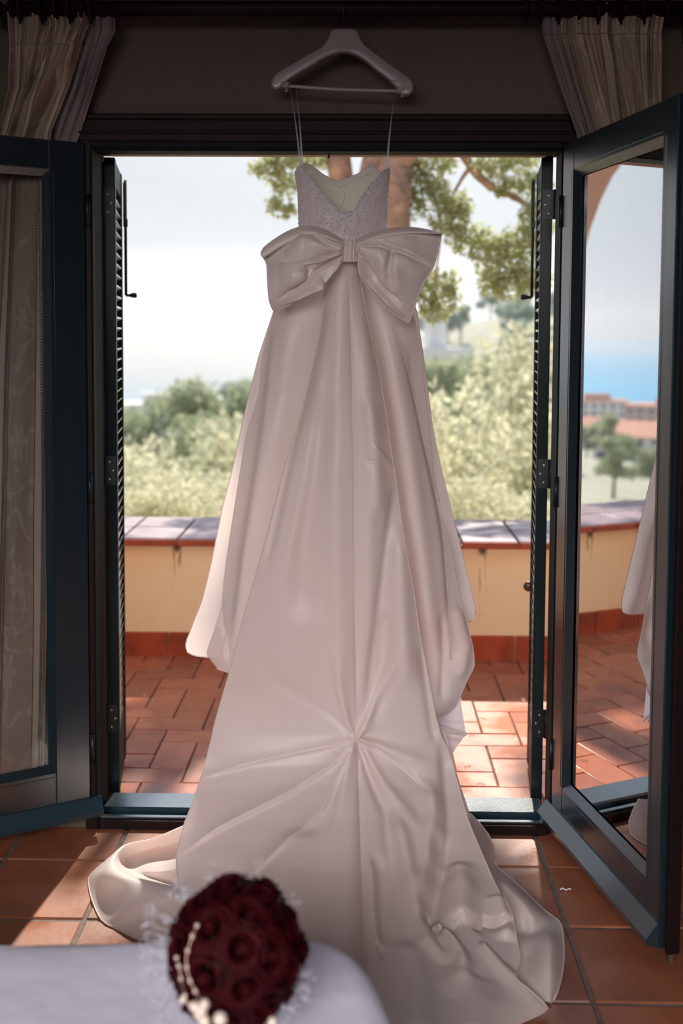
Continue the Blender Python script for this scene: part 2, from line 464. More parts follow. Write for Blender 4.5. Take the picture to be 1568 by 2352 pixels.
MB().box(-.865, .635, -.004, .012, .034, .0385).build('sill_lip', M_green2, sill)
# latch peg hanging from the head of the frame, and the soffit
structure(MB().box(-.85, .62, .10, .20, 2.258, 2.266).build('trim_4', M_ext), 'pale soffit strip above the doorway')
p0 = at(757, 342, .06); 
pg = MB().tube([p0, p0 + [0, 0, -.012], p0 + [-.004, 0, -.03]], .0035, 8)
tag(pg.build('latch_peg', M_metal), 'small black latch peg hanging below the middle of the door head', 'latch')

# ---- the two glazed leaves (open inwards)
def door_leaf(name, label, hinge, ang, side, w=.715, g0=.082, g1=.640, zb=.045, zt=2.262, gz0=.205, gz1=2.168):
    """local x runs from the hinge to the free edge; the face the camera sees is at y=0 and the body lies at side*y>0"""
    root = empty(name, (hinge[0], hinge[1], 0), ang); structure(root, label)
    def bx(n, x0, x1, d0, d1, z0, z1, ch=.003, m=None):
        y0, y1 = sorted((side * d0, side * d1)); return MB().box(x0, x1, y0, y1, z0, z1, ch).build(n, m or M_green, root)
    T = .056
    bx('stile', 0, g0, 0, T, zb, zt); bx('stile', g1, w, 0, T, zb, zt)
    bx('top_rail', g0 - .001, g1 + .001, 0.0005, T - .0005, gz1, zt - .0005); bx('bottom_rail', g0 - .001, g1 + .001, .0005, T - .0005, zb + .0005, gz0)
    # sloping moulding between the frame and the pane
    mo = MB()
    def strip(pts, axis, a0, a1): mo.prism(pts, axis, a0, a1)
    e = .020; dpt = side * .020; o = side * .001
    strip([(g0 - .001, o), (g0 + e, dpt), (g0 - .001, dpt)], 2, gz0, gz1)
    strip([(g1 + .001, o), (g1 - e, dpt), (g1 + .001, dpt)], 2, gz0, gz1)
    strip([(o, gz1 + .001), (dpt, gz1 - e), (dpt, gz1 + .001)], 0, g0, g1)
    strip([(o, gz0 - .001), (dpt, gz0 + e), (dpt, gz0 - .001)], 0, g0, g1)
    mo.build('moulding', M_green, root)
    # quarter-round line on the rails, as a fine groove strip
    gr = MB(); y0, y1 = sorted((-side * .0015, side * .002))
    gr.box(g1 + .012, g1 + .016, y0, y1, gz0, gz1); gr.box(g0, g1, y0, y1, gz1 + .012, gz1 + .016); gr.box(g0, g1, y0, y1, gz0 - .02, gz0 - .016); gr.box(g0 - .016, g0 - .012, y0, y1, gz0, gz1)
    gr.build('bead', M_green, root)
    yy = side * .024
    pane = MB().box(g0 + .002, g1 - .002, min(yy, yy + side * .0004), max(yy, yy + side * .0004), gz0 + .002, gz1 - .002).build('pane', M_glass, root)
    me = pane.data
    # the pane is one clear sheet: keep only the face towards the camera
    bm = bmesh.new(); bm.from_mesh(me)
    far = [fc for fc in bm.faces if not (abs(fc.normal.y) > .9 and abs(fc.calc_center_median().y - yy) < .0002)]
    bmesh.ops.delete(bm, geom=far, context='FACES'); bm.to_mesh(me); bm.free()
    sp = MB()
    for xx in (g0 + .024, g1 - .028):
        for k in range(int((gz1 - gz0 - .06) / .009)):
            z = gz0 + .03 + k * .009; y0, y1 = sorted((side * .028, side * .036)); sp.box(xx, xx + .004, y0, y1, z, z + .0045)
    so = sp.build('spacer', M_steel, root); so['kind'] = 'stuff'; so['label'] = 'perforated metal spacer between the panes'
    wb = MB(); s = -side
    wb.prism([(0, .052), (s * .034, .062), (s * .036, .078), (s * .004, .118), (0, .118)], 0, -.035, w + .004)
    wb.build('weather_bar', M_green2, root)['label'] = 'weather bar, its teal lightened for sky reflection'
    # rebate strip on the free edge, with a bolt at the foot
    y0, y1 = sorted((side * .020, side * .056)); MB().box(w, w + .016, y0, y1, zb - .01, zt, .003).build('rebate_strip', M_frame, root)
    MB().box(w + .004, w + .012, side * .034 - .006, side * .034 + .006, .012, .09).build('floor_bolt', M_steel, root)
    for z in (.28, 1.15, 2.05):
        MB().tube([(-.008, -side * .002, z - .05), (-.008, -side * .002, z + .05)], .008, 10).build('hinge', M_metal, root)
    return root
leafR = door_leaf('door_2', 'right glazed door leaf, opened inwards, its pane mirroring sea and sky', (.640, -.034), math.radians(-77.7), 1)
leafL = door_leaf('door_1', 'left glazed door leaf, opened wide, curtain seen behind its pane', (-.884, -.034), math.radians(210), -1, g0=.112, gz0=.225)

# ---- louvred shutters, opened outwards
def shutter(name, label, near, far, tdir, z0, z1, handle_z, hdir):
    d = np.array(far) - np.array(near); L = float(np.hypot(*d)); ang = math.atan2(d[1], d[0])
    root = empty(name, (near[0], near[1], 0), ang)
    structure(root, label)
    s = tdir; T = .038
    def bx(n, x0, x1, y0, y1, za, zb_, ch=.002, m=None):
        y0, y1 = sorted((s * y0, s * y1)); return MB().box(x0, x1, y0, y1, za, zb_, ch).build(n, m or M_shutter, root)
    bx('stile', 0, .055, 0, T, z0, z1); bx('stile', L - .05, L, 0, T, z0, z1)
    bx('rail', .055, L - .05, .002, T - .002, z1 - .09, z1 - .001); bx('rail', .055, L - .05, .002, T - .002, z0 + .001, z0 + .21)
    sl = MB(); c, sn = .0132, .0165; th = .0028
    # slat cross-section: high on the room side (s*y=0 side), low outside
    ym = s * T / 2
    sl.prism([(ym - s * sn, c + th), (ym - s * sn, c - th), (ym + s * sn, -c - th), (ym + s * sn, -c + th)], 0, .05, L - .045)
    sme = sl.mesh('slat', M_slat)
    n = int((z1 - .09 - z0 - .21) / .0375)
    for k in range(n):
        o = obj('slat', sme, root); o.location = (0, 0, z0 + .23 + k * .0375)
    # espagnolette bar and handle on the far stile
    b = MB(); xx = L - .012; yb_ = -s * .012
    b.tube([(xx, yb_, handle_z), (xx, yb_, z1 - .02)], .0055, 8)
    b.box(xx - .014, xx + .014, min(yb_ - .004, yb_ + .008), max(yb_ - .004, yb_ + .008), z1 - .17, z1 - .03, .002)
    b.box(xx - .010, xx + .010, yb_ - .008, yb_ + .008, handle_z + .26, handle_z + .29, .002)
    bar = b.build('bolt_bar', M_metal, root)
    h = MB(); h.lathe([(.0001, 0), (.005, 0), (.005, .012), (.008, .018), (.011, .034), (.009, .040), (.0001, .041)], (xx, yb_, handle_z), (0, -s, .05), 12)
    h.build('handle', M_metal, bar)
    for z in (.30, 1.18, 2.10):
        hb = MB(); y0, y1 = sorted((s * .004, s * (T + .016))); hb.box(-.003, .0, y0, y1, z - .05, z + .05)
        hb.tube([(-.004, s * (T + .010), z - .05), (-.004, s * (T + .010), z + .05)], .007, 8)
        hg = hb.build('hinge', M_metal, root)
        for q in (-.03, .0, .03): MB().lathe([(.0045, 0), (.0045, .0012), (.002, .0014), (.0001, .0006)], (-.003, s * (T * .5 + (.006 if q else -.006)), z + q), (-1, 0, 0), 8).build('screw', M_steel, hg)
    return root
shutL = shutter('shutter', 'left louvred dark green shutter folded outwards against the reveal', (-.842, .20), (-.908, .60), 1, .006, 2.255, 1.80, 1)
shutR = shutter('shutter', 'right louvred dark green shutter folded outwards against the reveal', (.612, .20), (.662, .60), -1, .006, 2.262, 1.80, -1)
for s_ in (shutL, shutR):
    s_['category'] = 'shutter'; s_['kind'] = 'thing'; s_['group'] = 'louvred shutters of the balcony door'
kp = at(1213, 1348, .62)
kn = MB().lathe([(.0001, 0), (.018, 0), (.020, .006), (.016, .014), (.007, .018), (.007, .03), (.0001, .03)], (kp[0], kp[1], kp[2]), (.2, 1, 0), 16)
k_ = kn.build('knob', M_brass, shutR)
k_.matrix_parent_inverse = Matrix.LocRotScale(shutR.location, shutR.rotation_euler, None).inverted()

# ================================================================== TERRACE
TX0, TX1 = -6.0, 3.2
terr = structure(MB().box(TX0, TX1, .2, 2.0, -.30, -.028).build('terrace_floor', M_grout), 'terracotta terrace paving laid in herringbone')
cx, cy = .148, .131; X0, Y0 = -.806, .924; g = .0055
tms_h = tile_meshes('tile', 2 * cx - g, cy - g, .02, M_terr_tile, 3, .003, .0015)
tms_v = tile_meshes('tile', cx - g, 2 * cy - g, .02, M_terr_tile, 3, .003, .0015)
tiles = []
for j in range(-7, 9):
    for i in range(-34, 27):
        t = (i + j + 1) % 4
        if t == 0: tiles.append(('h', i, j))
        if t == 2: tiles.append(('v', i, j))      # cells (i,j) and (i,j+1)
rest = MB()
tiles.sort(key=lambda q: abs(X0 + q[1] * cx + .3))
cnt = 0
for kind, i, j in tiles:
    x0, y0 = X0 + i * cx, Y0 + j * cy
    x1, y1 = (x0 + 2 * cx, y0 + cy) if kind == 'h' else (x0 + cx, y0 + 2 * cy)
    if y1 < .17 or y0 > 1.93 or x1 < TX0 or x0 > TX1: continue
    if cnt < 270:
        o = obj('tile', (tms_h if kind == 'h' else tms_v)[(i * 7 + j) % 3], terr)
        o.location = ((x0 + x1) / 2, (y0 + y1) / 2, -.02 + random.uniform(-.0012, .0012)); o.rotation_euler = (random.uniform(-.006, .006), random.uniform(-.006, .006), 0)
        cnt += 1
    else:
        rest.box(x0 + g / 2, x1 - g / 2, y0 + g / 2, y1 - g / 2, -.028, -.02)
ro = rest.build('outer_tiles', M_terr_tile, terr); ro['kind'] = 'stuff'

# parapet: ochre plaster body, terracotta skirting, two rows of coping tiles
def ochre_with_stains():
    n, l = M_ochre.node_tree.nodes, M_ochre.node_tree.links
    b = n['Principled BSDF']; src = b.inputs['Base Color'].links[0].from_socket
    t = n.new('ShaderNodeTexCoord'); sp = n.new('ShaderNodeSeparateXYZ'); l.new(t.outputs['Object'], sp.inputs[0])
    nz = n.new('ShaderNodeTexNoise'); mp = n.new('ShaderNodeMapping'); mp.inputs['Scale'].default_value = (60, 1, 7)
    l.new(t.outputs['Object'], mp.inputs[0]); l.new(mp.outputs[0], nz.inputs['Vector']); nz.inputs['Scale'].default_value = 1.0; nz.inputs['Detail'].default_value = 3
    tot = None
    def mth(op, a, b_=None, c_=None):
        q = n.new('ShaderNodeMath'); q.operation = op
        for k, v in enumerate((a, b_, c_)):
            if v is None: continue
            if isinstance(v, (int, float)): q.inputs[k].default_value = v
            else: l.new(v, q.inputs[k])
        return q.outputs[0]
    for X, ln in ((-.945, .36), (.640, .42), (-2.4, .3), (-3.9, .35)):
        dx = mth('ABSOLUTE', mth('SUBTRACT', sp.outputs['X'], X))
        # a dirt patch under the joint and thin runs below it
        patch = mth('MULTIPLY', mth('MAXIMUM', mth('SUBTRACT', 1.0, mth('DIVIDE', dx, .030)), 0.0), mth('MAXIMUM', mth('DIVIDE', mth('SUBTRACT', sp.outputs['Z'], .515), .05), 0.0))
        patch = mth('MINIMUM', mth('MAXIMUM', mth('MULTIPLY', patch, 2.2), 0.0), .9)
        run = mth('MULTIPLY', mth('GREATER_THAN', nz.outputs['Fac'], .56), mth('LESS_THAN', dx, .024))
        fade = mth('MAXIMUM', mth('DIVIDE', mth('SUBTRACT', sp.outputs['Z'], .56 - ln), ln), 0.0)
        run = mth('MULTIPLY', mth('MULTIPLY', run, fade), .6)
        tot_ = mth('MAXIMUM', patch, run); tot = tot_ if tot is None else mth('MAXIMUM', tot, tot_)
    mx = n.new('ShaderNodeMix'); mx.data_type = 'RGBA'; mx.inputs[7].default_value = (.07, .035, .02, 1)
    l.new(src, mx.inputs[6]); l.new(tot, mx.inputs[0]); l.new(mx.outputs[2], b.inputs['Base Color'])
ochre_with_stains()
par = structure(MB().box(TX0, TX1, 1.955, 2.50, -3.2, .575).build('terrace_parapet', M_ochre), 'low ochre plastered terrace parapet with tiled coping')
cp = tile_meshes('coping_tile', .292 - .009, .318, .026, M_coping, 3, .005, .0015)
ce = tile_meshes('coping_nosing', .292 - .009, .022, .030, M_coping_edge, 1, .005, .001)[0]
x = -.935 - .293 * 17
while x < TX1 - .2:
    for r_, yc in enumerate((2.080 + .008, 2.405 + .006)):
        o = obj('coping_tile', cp[random.randrange(3)], par); o.location = (x + .1465, yc, .602 + random.uniform(-.001, .001))
    o = obj('coping_nosing', ce, par); o.location = (x + .1465, 1.918, .598)
    x += .293
MB().box(TX0, TX1, 1.935, 2.55, .560, .577).build('mortar_bed', M_coping_edge, par)
sk = tile_meshes('skirting_tile', .300 - .006, .016, .125, M_skirt_tile, 3, .003, .001)
x = -.985 - .30 * 16
while x < TX1 - .2:
    o = obj('skirting_tile', sk[random.randrange(3)], par); o.location = (x + .15, 1.947, .104); x += .30

# dry pine needles and twigs on the terrace
M_straw = mat('dry_litter', (.42, .26, .12), .9)
lt = MB()
for k in range(90):
    if k < 70: c = pf(random.gauss(400, 45), random.gauss(1545, 12), -.017)
    else: c = pf(random.uniform(300, 1200), random.uniform(1540, 1840), -.017)
    a = random.uniform(0, 3.14); L_ = random.uniform(.008, .035)
    lt.tube([c, c + [L_ * .5 * math.cos(a), L_ * .5 * math.sin(a), .003], c + [L_ * math.cos(a + .3), L_ * math.sin(a + .3), 0]], .0013, 4)
tag(lt.build('leaf_litter', M_straw), 'dry pine litter scattered on the terrace tiles by the parapet', 'litter', None, 'stuff')
M_twig = mat('twig_bark', (.06, .035, .025), .9)
for (ax, ay, bx_, by_, cx_, cy_), lab in (((1096, 1843, 1104, 1846, 1112, 1850), 'thin dark curved twig on the tiles right of the dress'), ((1184, 1853, 1195, 1849, 1201, 1846), 'thin dark forked twig on the tiles near the right shutter')):
    q = [pf(ax, ay, -.012), pf(bx_, by_, -.010), pf(cx_, cy_, -.012)]
    tag(MB().tube(q, .0022, 5).build('twig', M_twig), lab, 'twig', 'twigs on the terrace')
q = curve_xy([tuple(pf(a, b, .006)) for a, b in ((1286, 2043), (1292, 2040), (1299, 2044), (1307, 2041), (1311, 2043))], 12)
tag(MB().tube(q, .0022, 5).build('thread_scrap', mat('white_thread', (.8, .78, .76), .8)), 'small white scrap of thread on the floor tiles near the right leaf', 'scrap')
# ================================================================== CLOTH MATERIALS
def satin(name, color, rough, trans, tcol, weave=True):
    m = mat(name, color, rough, spec=.45, sheen=.15)
    n, l = m.node_tree.nodes, m.node_tree.links
    t = n.new('ShaderNodeTexCoord'); nt = n.new('ShaderNodeTexNoise'); nt.inputs['Scale'].default_value = 9; nt.inputs['Detail'].default_value = 2
    nt.inputs['Distortion'].default_value = .6
    l.new(t.outputs['Object'], nt.inputs['Vector'])
    bp = n.new('ShaderNodeBump'); bp.inputs['Strength'].default_value = .25; bp.inputs['Distance'].default_value = .006
    l.new(nt.outputs['Fac'], bp.inputs['Height'])
    n2 = n.new('ShaderNodeTexNoise'); n2.inputs['Scale'].default_value = 900; n2.inputs['Detail'].default_value = 1
    l.new(t.outputs['Object'], n2.inputs['Vector'])
    b2 = n.new('ShaderNodeBump'); b2.inputs['Strength'].default_value = .12; b2.inputs['Distance'].default_value = .0005
    l.new(n2.outputs['Fac'], b2.inputs['Height']); l.new(bp.outputs[0], b2.inputs['Normal'])
    l.new(b2.outputs[0], n['Principled BSDF'].inputs['Normal'])
    add_translucency(m, tcol, trans)
    return m
M_satin = satin('ivory_satin', (.86, .785, .755), .40, .42, (.89, .76, .69))
M_bow = satin('bow_satin', (.84, .77, .75), .36, .26, (.86, .74, .68))
M_tulle = mat('tulle', (.85, .86, .92), .8, bump=(400, .8, .002)); add_translucency(M_tulle, (.85, .87, .95), .45, .12)
M_lining = mat('bodice_lining', (.68, .66, .58), .7); add_translucency(M_lining, (.62, .62, .50), .42)
M_lining_rim = mat('lining_binding', (.78, .74, .72), .5); add_translucency(M_lining_rim, (.8, .76, .72), .35)
M_lace = mat('beaded_lace', (.72, .63, .63), .45, noise=(60, .5, (.60, .52, .53)), bump=(160, .6, .003), sheen=.2)
def lace_veins():
    n, l = M_lace.node_tree.nodes, M_lace.node_tree.links
    b = n['Principled BSDF']; t = n.new('ShaderNodeTexCoord')
    mp = n.new('ShaderNodeMapping'); mp.inputs['Scale'].default_value = (70, 70, 16)
    w = n.new('ShaderNodeTexNoise'); w.inputs['Scale'].default_value = 1; w.inputs['Distortion'].default_value = 1.2
    l.new(t.outputs['Object'], mp.inputs[0]); l.new(mp.outputs[0], w.inputs['Vector'])
    r = n.new('ShaderNodeMapRange'); r.inputs[1].default_value = .5; r.inputs[2].default_value = .6; r.inputs[4].default_value = .55
    l.new(w.outputs['Fac'], r.inputs[0])
    mx = n.new('ShaderNodeMix'); mx.data_type = 'RGBA'; mx.inputs[7].default_value = (.86, .82, .84, 1)
    l.new(b.inputs['Base Color'].links[0].from_socket, mx.inputs[6]); l.new(r.outputs[0], mx.inputs[0]); l.new(mx.outputs[2], b.inputs['Base Color'])
lace_veins(); add_translucency(M_lace, (.7, .6, .6), .22)
M_bead = mat('crystal_bead', (.85, .85, .9), .12, metallic=.55, spec=.8)
M_ribbon = mat('clear_ribbon', (.75, .82, .95), .15, spec=.7); add_translucency(M_ribbon, (.8, .88, 1), .5, .45)
M_ink = mat('black_print', (.01, .01, .01), .6)
M_hanger = mat('frosted_plastic', (.30, .25, .25), .28, spec=.5, coat=.2); add_translucency(M_hanger, (.6, .52, .52), .15)
M_clear = mat('clear_plastic', (.45, .38, .38), .15, spec=.7); add_translucency(M_clear, (.8, .75, .75), .2, .35)

dress = empty('wedding_dress', (-.05, -.18, 1.2))
tag(dress, 'ivory satin wedding dress with a large bow and train, hanging in the doorway', 'dress')
def keep(o):                      # parts are built in world space; parent them to the dress at its waist
    o.parent = dress; o.matrix_parent_inverse = Matrix.Translation(dress.location).inverted(); return o
def kid(name, me, par=None):
    o = obj(name, me)
    return keep(o) if par is None else (setattr(o, 'parent', par), o)[1]
def hem(name, pts, r=.0022, m=None, par=None):
    o = MB().tube(pts, r, 6).build(name, m or M_satin)
    keep(o) if par is None else setattr(o, 'parent', par)
    return o

# ---------------------------------------------------------------- skirt: far (front) layer
rows = [(600, 668, 905, .00), (713, 629, 952, .01), (820, 594, 973, .02), (955, 560, 992, .02), (1061, 540, 1009, .02), (1160, 512, 1030, .02),
        (1303, 483, 1067, .01), (1380, 464, 1084, .01), (1428, 445, 1092, .01)]
rowsL = [(600, 668, 800, -.02), (713, 629, 800, -.01), (820, 594, 800, 0), (955, 560, 790, 0), (1061, 538, 780, 0), (1160, 512, 770, 0),
         (1303, 483, 760, 0), (1380, 464, 750, 0), (1428, 445, 740, 0), (1466, 432, 735, 0), (1490, 424, 730, 0), (1508, 430, 725, 0)]
def hem_lift(P0, fn):
    return P0
o, PL2 = sheet('skirt_panel', rowsL, M_satin, None, 90, 200, .015, [
    ('r', [(640, 700), (560, 1060), (505, 1480)], 14, .010), ('r', [(700, 700), (640, 1060), (560, 1480)], 30, .02)], smooth=10, droop=[(424, -14), (434, -7), (450, -1), (480, 2)])
keep(o)
rowsR = [(600, 780, 905, -.02), (710, 790, 956, -.01), (838, 800, 973, 0), (975, 800, 990, 0), (1061, 800, 1008, 0), (1199, 820, 1042, 0), (1337, 840, 1077, 0), (1400, 850, 1091, 0), (1416, 850, 1093, 0), (1430, 850, 1086, 0)]
o, PR2 = sheet('skirt_panel', rowsR, M_satin, None, 90, 200, .015, [
    ('r', [(935, 720), (985, 1060), (1050, 1430)], 26, .016)], smooth=10, droop=[(1060, 2), (1078, -2), (1093, -10)])
keep(o)
for P_, nm in ((PL2, 0), (PR2, 1)):
    hem('hem', P_[-1, ::3], .0022); hem('hem', P_[::4, 0 if nm == 0 else -1], .0016)

# ---------------------------------------------------------------- skirt: near (back) layer, left and right
rowsL = [(600, 672, 800, -.12), (717, 632, 800, -.12), (820, 607, 800, -.115), (907, 598, 800, -.11), (1010, 567, 790, -.11), (1061, 560, 780, -.11), (1160, 545, 770, -.11),
         (1294, 525, 760, -.11), (1415, 502, 750, -.11), (1457, 490, 745, -.11), (1495, 479, 740, -.11), (1520, 474, 735, -.11), (1545, 500, 735, -.11)]
o, PL1 = sheet('skirt_panel', rowsL, M_satin, None, 120, 240, .05, [
    ('s', [(742, 640), (700, 880), (640, 1090), (560, 1400)], -22, .030),
    ('r', [(690, 640), (650, 900), (600, 1200), (548, 1500)], 26, .022),
    ('r', [(648, 700), (615, 1000), (570, 1300), (525, 1530)], 12, .010),
    ('c', [(500, 1330), (512, 1440), (530, 1530)], 10, -.008),
    ('e', [(500, 1440), (520, 1465), (512, 1520)], 9, .008)], smooth=10, droop=[(474, -24), (485, -15), (500, -8), (526, 0)])
keep(o)
rowsR = [(600, 790, 885, -.12), (690, 800, 930, -.12), (727, 810, 949, -.12), (820, 820, 971, -.115), (907, 830, 983, -.11), (1010, 850, 997, -.11), (1141, 860, 1012, -.11), (1268, 880, 1042, -.11),
         (1389, 890, 1062, -.11), (1427, 900, 1071, -.11), (1468, 910, 1078, -.11), (1512, 920, 1089, -.11), (1531, 925, 1089, -.11), (1556, 930, 1075, -.11),
         (1578, 935, 1066, -.11), (1607, 940, 1053, -.11), (1622, 940, 1047, -.11), (1638, 940, 1031, -.11), (1654, 940, 1003, -.11)]
o, PR1 = sheet('skirt_panel', rowsR, M_satin, None, 130, 280, .05, [
    ('s', [(897, 741), (935, 845), (973, 1010), (1008, 1158), (1020, 1251), (1030, 1389), (1034, 1515)], 9, -.022),
    ('s', [(935, 780), (953, 879), (973, 993), (1009, 1151), (1024, 1240)], 8, -.016),
    ('r', [(880, 720), (930, 1000), (965, 1250), (1000, 1560)], 22, .022),
    ('r', [(850, 720), (890, 1000), (930, 1250), (965, 1600)], 18, -.018),
    ('r', [(1045, 1380), (1068, 1480), (1050, 1570)], 16, .016),
    ('r', [(1015, 1400), (1020, 1500), (1015, 1620)], 10, -.014)], smooth=7)
keep(o)
hem('hem', PL1[-1, ::3]); hem('hem', PL1[::4, 0], .0016); hem('hem', PR1[::3, -1], .0018)
# thin seam cords that catch the light
for pts in ([(897, 741), (935, 845), (973, 1010), (1008, 1158), (1020, 1251), (1030, 1389), (1034, 1515)], [(935, 780), (953, 879), (973, 993), (1009, 1151)]):
    q = curve_xy(pts, 40); P = at(q[:, 0], q[:, 1], -.142 + np.linspace(0, .02, 40))
    hem('seam', P, .0014)

# ---------------------------------------------------------------- petticoat corner showing below the right hem
T = [(985, 1600), (1030, 1590), (1056, 1600)]; R_ = [(1056, 1600), (1062, 1640), (1069, 1680), (1071, 1690)]; B = [(985, 1668), (1030, 1678), (1071, 1690)]; L_ = [(985, 1600), (985, 1668)]
G = coons(T, B, L_, R_, 20, 16); P = at(G[..., 0], G[..., 1], -.06 + .01 * np.sin(G[..., 0] * .08))
keep(obj('petticoat', raw_mesh('petticoat', P, grid_faces(16, 20), M_tulle, True)))
T = [(985, 1650), (1010, 1664), (1040, 1676), (1071, 1686)]; R_ = [(1071, 1686), (1060, 1700), (1049, 1715), (1036, 1736)]; L_ = [(985, 1650), (1000, 1700), (1020, 1750)]; B = [(1020, 1750), (1030, 1742), (1036, 1736)]
G = coons(T, B, L_, R_, 24, 24); P = at(G[..., 0], G[..., 1], -.09 - .02 * np.exp(-((G[..., 1] - 1690 - (G[..., 0] - 1040) * .2) / 8) ** 2))
keep(obj('petticoat', raw_mesh('petticoat', P, grid_faces(24, 24), M_tulle, True)))
hem('hem', P[0], .003)

# ---------------------------------------------------------------- train
def Ytr(y):
    d = np.interp(y, [590, 640, 760, 1100, 1500, 1640, 1700, 1760, 1800, 1900, 2000, 2100, 2200, 2352, 2460],
                  [-.215, -.225, -.235, -.25, -.25, -.245, -.245, -.27, -.30, -.40, -.52, -.66, -.80, -1.02, -1.16])
    return d
tl = [(590, 776), (601, 775), (627, 768), (640, 757), (675, 742), (740, 737), (780, 730), (838, 716), (941, 692), (1089, 647), (1216, 615), (1327, 585), (1403, 562), (1470, 544), (1545, 526), (1650, 495), (1747, 469), (1780, 457), (1830, 440),
      (1885, 418), (1954, 402), (2000, 405), (2060, 425), (2150, 440), (2460, 440)]
tr = [(590, 824), (601, 824), (627, 826), (691, 836), (752, 848), (855, 871), (958, 889), (1010, 896), (1061, 903), (1096, 909), (1140, 915), (1251, 930), (1354, 950), (1472, 967), (1610, 994), (1655, 1002), (1690, 1012), (1731, 1034), (1760, 1045), (1806, 1059),
      (1867, 1076), (1930, 1102), (2001, 1133), (2049, 1155), (2096, 1178), (2136, 1185), (2183, 1196), (2215, 1188), (2240, 1182), (2255, 1190), (2275, 1222), (2292, 1248), (2304, 1262), (2318, 1238), (2335, 1195), (2352, 1166), (2400, 1110), (2460, 1060)]
ys = sorted(set([a for a, _ in tl] + [a for a, _ in tr]))
rows = [(y, np.interp(y, *zip(*tl)), np.interp(y, *zip(*tr)), Ytr(y)) for y in ys]
C0 = (818, 1692)
specs = [
    # centre seam: a fine groove with a soft welt either side
    ('c', [(800, 610), (806, 800), (813, 1100), (815, 1400), (820, 1690)], 5, -.010),
    ('r', [(825, 610), (845, 800), (850, 1100), (845, 1500)], 22, .014),
    ('R', [(790, 590), (778, 800), (770, 1100), (780, 1500), (800, 1690), (805, 1900), (800, 2200), (800, 2460)], 26, .014),
    ('c', [(820, 1680), (824, 1800), (830, 2000), (835, 2100), (842, 2300)], 6, -.016),
    # vertical drapes of the upper train
    ('r', [(765, 640), (735, 850), (700, 1100), (650, 1350)], 16, .010),
    ('r', [(750, 640), (712, 850), (665, 1050), (600, 1350)], 10, -.010),
    ('r', [(745, 900), (700, 1200), (690, 1450)], 34, -.020),
    ('r', [(850, 900), (868, 1050), (872, 1200)], 18, .018),
    ('e', [(858, 1018), (880, 1045), (903, 1072)], 12, .010), ('e', [(840, 1055), (870, 1062), (895, 1075)], 10, -.008),
    ('s', [(902, 1090), (897, 1150), (884, 1240), (868, 1360), (852, 1490), (835, 1640)], 8, -.030),
    ('r', [(920, 1200), (925, 1400), (940, 1600)], 24, .026),
    ('r', [(885, 1400), (880, 1550), (855, 1660)], 18, -.016),
    ('r', [(965, 1480), (985, 1620), (1000, 1720)], 10, -.012),
    # stress folds of the raised loop point
    ('e', [C0, (760, 1712), (620, 1742), (459, 1780)], 16, .013),
    ('e', [C0, (760, 1760), (650, 1830), (500, 1900), (400, 1955)], 20, .016),
    ('e', [C0, (775, 1790), (740, 1860), (650, 1950), (560, 2020)], 22, .014),
    ('d', [C0, (795, 1780), (770, 1900), (740, 2060)], 26, .014),
    ('d', [C0, (800, 1660), (780, 1580), (770, 1480)], 18, .012),
    ('d', [C0, (770, 1650), (640, 1570), (560, 1500)], 24, -.006),
    ('d', [C0, (850, 1640), (885, 1560), (930, 1470)], 22, .018),
    ('d', [C0, (850, 1665), (858, 1655)], 14, .014), ('d', [C0, (845, 1705), (862, 1712)], 12, .012),
    ('d', [C0, (900, 1725), (1012, 1768)], 22, .016), ('e', [(840, 1700), (930, 1770), (1000, 1830)], 26, -.010),
    ('d', [C0, (848, 1780), (885, 1860), (905, 1990), (915, 2120)], 26, -.020),
    ('d', [C0, (880, 1800), (960, 1900), (990, 1990)], 24, .014),
    # right: overlapping edge of the outer breadth and the deep folds down to the floor
    ('s', [(1010, 1700), (1016, 1775), (1022, 1850), (1023, 1940), (1010, 2040)], 9, -.036),
    ('r', [(985, 1780), (995, 1860), (985, 1980), (965, 2080)], 20, .030),
    ('r', [(905, 1850), (930, 1960), (950, 2060), (985, 2170), (1040, 2230)], 22, .028),
    ('r', [(1012, 1900), (1004, 2020), (990, 2110), (985, 2140)], 22, -.030),
    ('e', [(980, 2085), (990, 2128), (1015, 2140), (1045, 2120), (1062, 2100)], 18, -.018),
    ('r', [(1050, 1960), (1065, 2040), (1060, 2120)], 30, .030),
    ('d', [(1010, 2140), (1040, 2175), (1060, 2220), (1030, 2290)], 36, .020),
    ('e', [(1085, 2125), (1110, 2100), (1150, 2110), (1185, 2100)], 18, -.034),
    ('r', [(1140, 2040), (1160, 2100), (1165, 2150)], 22, .028),
    ('d', [(1100, 2160), (1150, 2215), (1220, 2275), (1262, 2304)], 26, .020),
    ('d', [(1000, 2120), (1060, 2200), (1070, 2240), (1040, 2260)], 20, .02),
    ('r', [(870, 1950), (880, 2050), (872, 2180)], 18, -.014),
    ('r', [(850, 1960), (858, 2080), (870, 2190)], 10, .014),
    ('d', [(860, 2165), (880, 2190), (870, 2205)], 8, -.012),
    ('r', [(700, 1900), (650, 2000), (600, 2100)], 40, .018),
    ('r', [(930, 2150), (960, 2260), (960, 2400)], 40, .020), ('r', [(1080, 2230), (1100, 2300), (1080, 2380)], 40, .014),
]
o, PT = sheet('train', rows, M_satin, None, 300, 620, 0.0, specs, smooth=7,
              wave=lambda u, y: -np.interp(y, [590, 800, 1600, 2000, 2460], [.02, .05, .045, .03, .01]) * np.abs(u) ** 3)
keep(o)
me = o.data                                        # nothing of the train goes below the floor
co = np.empty(len(me.vertices) * 3, np.float32); me.vertices.foreach_get('co', co); co = co.reshape(-1, 3)
co[:, 2] = np.maximum(co[:, 2], .006 + .004 * np.sin(co[:, 0] * 30)); me.vertices.foreach_set('co', co.ravel()); me.update()
PT = co.reshape(PT.shape)
